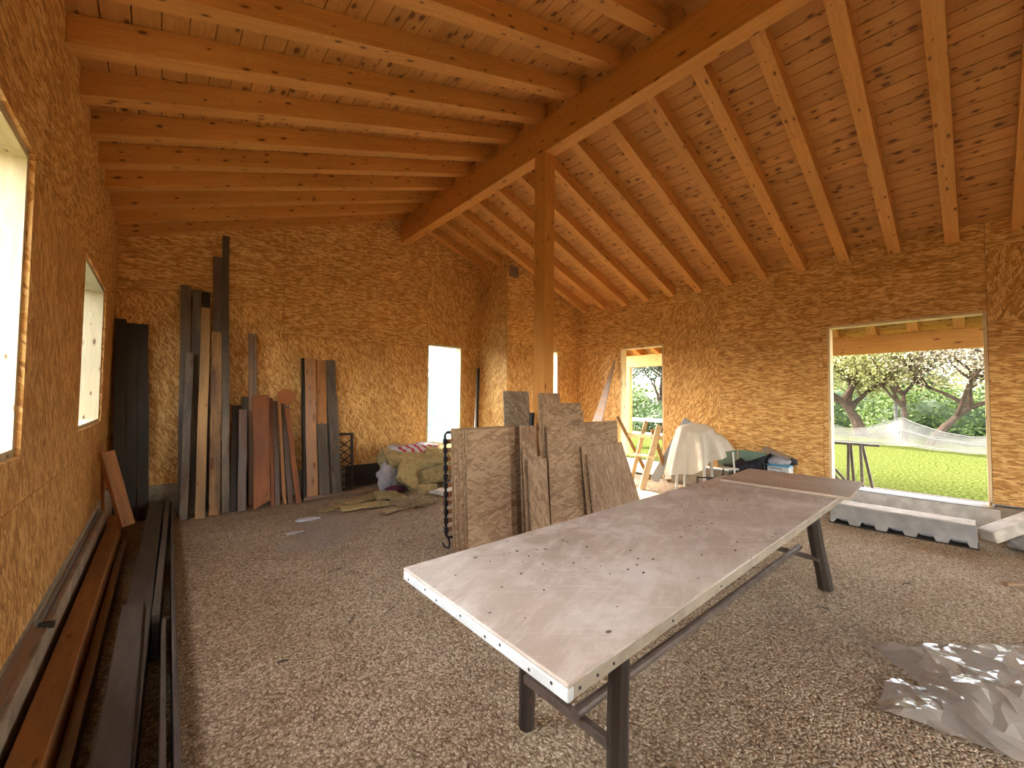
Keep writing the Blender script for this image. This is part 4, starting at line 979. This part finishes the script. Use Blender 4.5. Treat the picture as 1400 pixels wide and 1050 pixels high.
# stool with shiny tray
e = empty('stool', (6.62, 2.47, 0), 'small round black stool with white rim beside the dust sheet', 'stool')
m = MB(); m.lathe([(0, .43), (.16, .43), (.17, .445), (.17, .46), (.155, .468), (0, .468)], (6.62, 2.47, 0)); m.build('seat', 'white_plastic', e)
for k in range(4):
    a = k*math.pi/2+.6; m = MB(); m.tube([(6.62+.12*math.cos(a), 2.47+.12*math.sin(a), .43), (6.62+.17*math.cos(a), 2.47+.17*math.sin(a), 0)], .010, 8); m.build('leg', 'steel', e)
m = MB(); m.box((6.62, 2.47, .478), (.2, .24, .018), Matrix.Rotation(.5, 3, 'Z')); tag(m.build('tray', 'steel', bevel=.004), 'flat dark shiny tray lying on the round stool', 'tray')
m = MB(); m.tube([(6.50, 2.36, .0), (6.46, 2.40, .70)], .014, 10); tag(m.build('white_pole', 'white_plastic'), 'short white pole standing upright before the stool', 'pole')
m = MB(); m.tube([(6.98, 2.52, .0), (6.98, 2.52, .72)], .008, 8); tag(m.build('thin_rod', 'pine'), 'thin pale rod standing against the green board', 'rod')
m = MB(); m.box((7.022, 2.48, .54), (.014, .72, .28)); 
e = m.build('green_board', 'greenglass'); e.location.z = 0
tag(e, 'pale green board on edge against the right wall behind the camp chair', 'board')
# camp chair
e = empty('camp_chair', (6.62, 2.2, 0), 'collapsed navy camping chair against the wall between stool and storage box', 'chair')
m = MB()
def seatf(u, v):
    y = 2.42-.40*u; x = 6.50+.34*v
    sag = .12*math.sin(math.pi*u)
    return (x, y, .54+.10*(u**2)-sag+.05*v)
m.grid(seatf, 16, 10); m.build('seat', 'navy', e, solid=.006)
m = MB()
def backf(u, v):
    y = 2.44-.44*u; return (6.84+.05*math.sin(math.pi*u), y, .34+.36*v*(.45+.55*u**1.2))
m.grid(backf, 16, 10); m.build('backrest', 'navy', e, solid=.006)
m = MB()
def sidef(u, v):
    return (6.50+.02*math.sin(9*u), 2.42-.42*u, .04+v*(.46+.10*u))
m.grid(sidef, 16, 8); m.build('side_panel', 'navy', e, solid=.006)
for (a, b) in (((6.50, 2.43, 0), (6.50, 2.43, .46)), ((6.50, 2.0, 0), (6.50, 2.0, .60)), ((6.86, 2.46, 0), (6.86, 2.46, .50)), ((6.86, 1.98, 0), (6.86, 1.98, .68))):
    m = MB(); m.tube([a, b], .010, 8); m.build('leg', 'steel', e)
# storage box
e = empty('storage_box', (6.78, 1.84, 0), 'white storage box with a blue rim standing by the large opening', 'box')
bxc = (6.80, 1.885)
m = MB(); m.box((*bxc, .265), (.22, .27, .53)); bb = m.build('box_body', 'box', e, bevel=.01)
m = MB(); m.box((*bxc, .545), (.235, .285, .03)); m.build('rim', 'bluelid', e, bevel=.004)
m = MB()
for k in range(4):
    for j in range(2): m.box((bxc[0]-.112, bxc[1]+.055-j*.11, .46-k*.03), (.003, .08, .010))
m.box((bxc[0]-.112, bxc[1]+.02, .505), (.003, .15, .014)); m.build('printed_lines', 'ink', bb)
crumple('crumpled_wrap', 'film_bag', (6.80, 1.90, .60), (.10, .13, .06), 61, 'crumpled wrapping heaped on top of the storage box', 'wrapping', .35)
m = MB(); m.box((6.84, 1.93, .70), (.24, .36, .03), Matrix.Rotation(math.radians(22), 3, 'X')); tag(m.build('box_lid', 'grey_metal', bevel=.006), 'grey lid tilted on top of the crumpled wrapping', 'lid')
crumple('black_bag', 'black_plastic', (6.86, 1.74, .60), (.07, .05, .05), 66, 'small black bag wedged beside the grey lid', 'bag', .3)

# ------------------------------------------------------------------ twigs and chips on the gravel
Rt = random.Random(12)
tw = [((.62, 3.05), 'dark twig lying on the gravel a step right of the black boards'), ((.86, 3.1), 'dark twig on open gravel left of the table, one step behind the crossed pair'),
 ((1.0, 2.75), 'slanting dark twig in the middle of the open gravel left of the table'), ((.92, 2.6), 'small twig just in front of the slanting one on the open gravel'),
 ((1.25, 2.7), 'twig nearest the table corner on the open gravel'), ((.55, 2.55), 'thin twig midway between the black boards and the table'),
 ((.45, 2.1), 'twig close to the black boards at the lower left'), ((.58, 2.05), 'front twig of the lower left pair on the gravel'),
 ((1.15, 3.6), 'twig between the flat clear plastic and the table'), ((.75, 3.7), 'twig in front of the near edge of the flat clear plastic'),
 ((1.9, 3.9), 'long twig on the gravel left of the bed base'), ((1.6, 3.3), 'twig on the gravel left of the table end near the board bundle'),
 ((4.9, .62), 'long dark twig on the gravel in front of the concrete block'), ((4.6, .4), 'short twig between the concrete block and the plastic sheet'),
 ((3.6, .75), 'twig beside the far trestle leg'), ((1.1, 2.15), 'twig just behind the near left trestle leg'), ((.42, 1.75), 'bottom-most twig beside the black boards'), ((2.9, .2), 'twig beside the corner of the folded plastic flap')]
for k, ((x, y), lab) in enumerate(tw):
    a = Rt.uniform(0, 3.14); l = Rt.uniform(.05, .12); m = MB()
    z_ = .012*mn.noise(Vector((x*1.7, y*1.7, 0)))
    pts = [(x-l/2*math.cos(a), y-l/2*math.sin(a), z_+.003), (x+.006, y+.004, z_+.008), (x+l/2*math.cos(a), y+l/2*math.sin(a), z_+.003)]
    m.tube(pts, [Rt.uniform(.0025, .005)]*3, 5); tag(m.build('twig', 'legwood' if k % 3 else 'brown'), lab, 'twig', 'twigs scattered over the gravel floor')
m = MB(); Rg = random.Random(8)
for i in range(2600):
    u = Rg.random(); x = .15+Rg.random()**1.2*4.6; y = Rg.uniform(-.6, 4.2)
    r = Rg.uniform(.003, .0075); z0 = .012*mn.noise(Vector((x*1.7, y*1.7, 0)))-.002
    lump(m, (x, y, z0+r*.3), r, i, (1, Rg.uniform(.6, 1), .7), 0)
tag(m.build('loose_gravel', plain('loose_stone', (.42, .35, .28), .9, c2=(.24, .18, .13), ns=25, spec=.2)), 'loose gravel stones scattered over the floor', 'gravel', kind='stuff')

# ------------------------------------------------------------------ porch outside the right wall
XP = 9.2
def ord_porch(k): return ordinal(k)
for k in range(14):
    y = 6.09-.5*k
    if y < -1.6: break
    rafter('R', y, XP+.55, '%s porch rafter outside, counted from the far end' % ord_porch(k), 'porch_rafter', 'porch rafters outside the right wall', x0=XR+WT+.03)
m = MB()
rot = Matrix.Rotation(math.atan(SL), 3, 'Y'); L_ = (XP+.6-XR-WT-.02)/CO
for i in range(int(L_/PWID)+1):
    s0 = i*PWID; s1 = min(s0+PWID-.004, L_); x = XP+.6-(s0+s1)/2*CO; z = ZT+SL*(XR-(XP+.6))+(s0+s1)/2*SN
    m.box(Vector((x, 2.4, z))+rot @ Vector((0, 0, .013)), (s1-s0, 8.2, .022), rot, None, 1)
xc = (XR+WT+.05+XP+.62)/2; m.box(Vector((xc, 2.4, ZT+SL*(XR-xc)))+rot @ Vector((0, 0, .08)), (L_, 8.3, .09), rot)
tag(m.build('porch_roof', 'plank'), 'planked porch roof outside the openings in the right wall', 'roof')
m = MB(); zb_ = 2.305; m.box((XP+.07, 2.4, zb_+.15), (.14, 8.2, .30)); tag(m.build('porch_beam', 'glulam', bevel=.004), 'orange laminated beam running along the porch outside', 'beam')
for y, lab in ((5.99, 'porch post seen through the narrow doorway'), (-1.65, 'porch post outside beyond the right edge')):
    m = MB(); m.box((XP+.07, y, 1.15), (.13, .13, 2.30)); tag(m.build('porch_post', 'glulam', bevel=.004), lab, 'post')

# ------------------------------------------------------------------ garden
m = MB()
def gfn(u, v):
    x = 8.9+60*u**1.6; y = -30+75*v
    return (x, y, .02+.06*mn.noise(Vector((x*.3, y*.3, 1)))+.018*max(0, x-14))
m.grid(gfn, 50, 60); tag(m.build('lawn', 'grass', merge=True), 'sunlit green lawn outside beyond the large opening', 'lawn', kind='stuff')
m = MB(); m.box((8.25, 2.4, -.01), (2.0, 13, .05)); struct(m.build('ground_porch', 'gravel_out'))
m = MB(); m.box((-20.5, 5, -.06), (40, 80, .04)); m.box((4, 27.0, -.06), (9.4, 40, .04)); m.box((4, -23.5, -.06), (10, 40, .04)); struct(m.build('ground_yard', 'grass'))

def leafcloud(m, c, rad, n, size, rg, squash=1.0, hollow=.35):
    for i in range(n):
        d = Vector((rg.gauss(0, 1), rg.gauss(0, 1), rg.gauss(0, 1))).normalized(); k = rg.uniform(hollow, 1)**.6
        p = Vector(c)+Vector((d.x*rad[0], d.y*rad[1], d.z*rad[2]))*k*(1+.25*mn.noise(d*2.5+Vector(c)))
        q = Matrix.Rotation(rg.uniform(0, 6.28), 3, Vector((rg.uniform(-1, 1), rg.uniform(-1, 1), rg.uniform(-1, 1))).normalized())
        s = size*rg.uniform(.6, 1.4)
        m.face([p+q @ Vector(v) for v in ((-s, 0, 0), (0, -s*.45, 0), (s, 0, 0), (0, s*.45, 0))], [(0, 0), (1, 0), (1, 1), (0, 1)])
def tree(base, h, spread, leafm, n, size, label, seed, group='trees and bushes in the garden', trunk_r=.12, lean_=(0, 0), branch=5, nm='tree', cat='tree', leafb=1.0):
    rg = random.Random(seed); base = Vector(base)
    e = empty(nm, base, label, cat, group)
    m = MB(); tips = []
    def grow(p, d, L_, r, lvl):
        pts = [p]; q = p.copy(); dd = d.copy()
        for k in range(4):
            dd = (dd+Vector((rg.uniform(-.22, .22), rg.uniform(-.22, .22), rg.uniform(-.05, .16)))).normalized(); q = q+dd*L_/4; pts.append(q.copy())
        m.tube(pts, [r*(1-.14*k) for k in range(5)], 6 if lvl else 8, cap=False)
        tips.append((pts[2], lvl)); tips.append((pts[-1], lvl))
        if lvl < 3:
            for k in range(branch if lvl == 0 else 4):
                a = rg.uniform(0, 6.28); up = rg.uniform(.15, .9)
                nd_ = (Vector((math.cos(a), math.sin(a), up))*(1 if lvl == 0 else .9)+dd*.4).normalized()
                grow(pts[-1] if k < 3 else pts[3], nd_, L_*rg.uniform(.62, .85), r*.52, lvl+1)
    d0 = Vector((lean_[0], lean_[1], 1)).normalized()
    grow(base-Vector((0, 0, .1)), d0, h*.32, trunk_r, 0)
    m.build('trunk', 'trunk', e)
    m = MB(); tt = [t for t, l in tips if l >= 2]
    per = max(1, int(n/len(tt)))
    for t in tt: leafcloud(m, t, (spread*.24, spread*.24, spread*.18), per, size, rg, hollow=.1)
    m.build('foliage', leafm, e)
    return e
tree((20.5, 2.9, .05), 5.2, 3.0, 'leaf_pale', 15000, .055, 'old fruit tree with thick trunk at the left of the large opening', 3, trunk_r=.24, lean_=(.05, .2))
tree((18.6, 1.05, .05), 5.4, 3.4, 'leaf_blossom', 13000, .05, 'blossoming tree with a slanting trunk in the middle of the large opening', 9, trunk_r=.14, lean_=(.1, -.35))
tree((19.3, 1.6, .05), 5.6, 3.2, 'leaf_pale', 12000, .05, 'thin upright tree just left of the slanting trunk', 14, trunk_r=.12)
tree((27, 7.0, .2), 8.0, 4.5, 'leaf_blossom', 9000, .06, 'tall bare twiggy tree far behind the fruit trees', 21, trunk_r=.2)
tree((24, -2.5, .2), 6.5, 4.0, 'leaf_pale', 14000, .08, 'yellow-green tree at the right of the large opening', 27, trunk_r=.2)
tree((19.0, 10.4, .05), 5.5, 4.0, 'leaf_blue', 8000, .07, 'bluish leafy tree seen through the narrow doorway', 33, trunk_r=.18)
tree((22.0, 14.6, .05), 7.5, 5.0, 'leaf_green', 7000, .09, 'green tree behind the bluish one seen through the narrow doorway', 35, trunk_r=.18)
def bush(c, rad, leafm, n, size, label, seed, group='trees and bushes in the garden'):
    rg = random.Random(seed); e = empty('bush', (c[0], c[1], 0), label, 'bush', group)
    m = MB(); leafcloud(m, c, rad, n, size, rg, hollow=.55); m.build('foliage', leafm, e)
    m = MB(); 
    for k in range(6):
        a = k*1.05; m.tube([(c[0]+.1*math.cos(a), c[1]+.1*math.sin(a), -.05), (c[0]+rad[0]*.4*math.cos(a), c[1]+rad[1]*.4*math.sin(a), c[2])], [.05, .02], 5)
    lump(m, c, 1, seed, (rad[0]*.68, rad[1]*.68, rad[2]*.68), 2, .3)
    m.build('stems', 'leaf_dark', e)
bush((27, 5.5, .9), (2.2, 3.6, 1.9), 'leaf_green', 5200, .10, 'green hedge bush at the left behind the fruit trees', 41)
bush((24, 1.2, .6), (1.8, 2.6, 1.5), 'leaf_green', 5200, .09, 'green hedge bush in the middle behind the blossoming tree', 42)
bush((25, -2.6, .9), (2.2, 3.0, 2.1), 'leaf_dark', 6000, .10, 'dark evergreen bush at the right below the yellow-green tree', 43)
bush((31, -5.5, 2.2), (3.0, 6.0, 3.6), 'leaf_pale', 15000, .11, 'broad yellow-green bush far right behind the others', 44)
bush((34, 5.0, 1.8), (3.0, 6.5, 3.2), 'leaf_pale', 15000, .11, 'broad pale bush far behind at the left of the large opening', 48)
bush((17.2, 9.0, .5), (1.6, 2.0, .9), 'leaf_dark', 4200, .07, 'low dark shrub under the bluish tree in the narrow doorway', 45)
bush((19.5, 13.0, .8), (2.2, 3.0, 1.8), 'leaf_green', 4800, .09, 'bright green shrub beyond the narrow doorway', 46)
bush((12.0, 19.5, .8), (5.5, 1.8, 2.5), 'leaf_blue', 9000, .11, 'bluish hedge straight behind the plastic on the back window', 50)
bush((5.8, 19.0, 1.0), (5.5, 2.0, 2.2), 'leaf_blue', 7000, .11, 'hazy green hedge seen through the plastic on the back window', 47)
bush((-1.0, 22.0, 1.0), (5.5, 2.0, 2.0), 'leaf_green', 5000, .13, 'hedge further left behind the back window plastic', 49)
# netting over poles
e = empty('garden_netting', (17.5, 1.2, 0), 'white garden netting draped over short poles on the lawn', 'netting')
m = MB()
def netf(u, v):
    y = 5.6-8.2*u; x = 17.6-3.2*max(0, u-.45)+ (v-.5)*1.5
    pk = [4.05, 1.55, -1.35]; hgt = max(math.exp(-abs(y-p)/.9) for p in pk)
    z = .28+.62*hgt
    z *= (1-abs(v-.55)*1.7) ; z = max(z, .0)
    return (x, y, .10+z+.03*mn.noise(Vector((x*2, y*2, 0))))
m.grid(netf, 90, 16); m.build('net', 'net', e)
m = MB()
for v in (.05, .3, .55, .8):
    pts = [Vector(netf(k/60, v))+Vector((0, 0, .01)) for k in range(61)]; m.tube(pts, .012, 4, cap=False)
m.build('edge_cord', 'cord', e)
for y, x in ((4.05, 17.75), (1.55, 17.6), (-1.35, 16.4)):
    m = MB(); m.tube([(x, y, 0), (x, y, 1.22)], .02, 6); m.build('pole', 'steel', e)
# tall white pole behind trees
m = MB(); m.tube([(22.5, 2.15, 0), (22.5, 2.15, 7)], .05, 8); tag(m.build('white_mast', 'cord'), 'tall thin white mast between the garden trees', 'pole')
# dark outdoor trestle
e = empty('steel_trestle', (8.0, 1.6, 0), 'dark metal trestle standing outside at the left of the large opening', 'trestle')
zt = .82
m = MB(); m.bar((8.05, .95, zt), (8.05, 2.60, zt), .05, .035, (1, 0, 0)); m.build('top_bar', 'rust', e, bevel=.003)
for (a, b) in (((7.98, 1.30, zt), (7.86, 1.30, 0)), ((8.12, 1.30, zt), (8.28, 1.28, 0)), ((7.98, 1.16, zt), (7.90, 1.13, 0)), ((8.12, 1.16, zt), (8.24, 1.04, 0)), ((8.0, 1.75, .78), (7.95, 1.22, .10)), ((8.05, 1.88, .78), (8.0, 1.30, .10)),
              ((7.98, 2.45, zt), (7.88, 2.48, 0)), ((8.12, 2.45, zt), (8.25, 2.48, 0))):
    m = MB(); m.bar(a, b, .035, .03, (0, 1, 0)); m.build('leg', 'rust', e, bevel=.003)
# white bench seen through the doorway
e = empty('white_bench', (11.0, 6.2, 0), 'white metal bench outside beyond the narrow doorway', 'bench')
m = MB(); m.box((11.0, 6.4, .45), (.4, 1.6, .04)); m.build('seat', 'white_plastic', e, bevel=.005)
m = MB(); m.box((11.22, 6.4, .85), (.03, 1.6, .10)); m.build('backrest', 'white_plastic', e, bevel=.005)
for y in (5.65, 7.15):
    for x in (10.84, 11.2):
        m = MB(); m.tube([(x, y, 0), (x, y, .45 if x < 11 else .9)], .018, 8); m.build('leg', 'white_plastic', e)
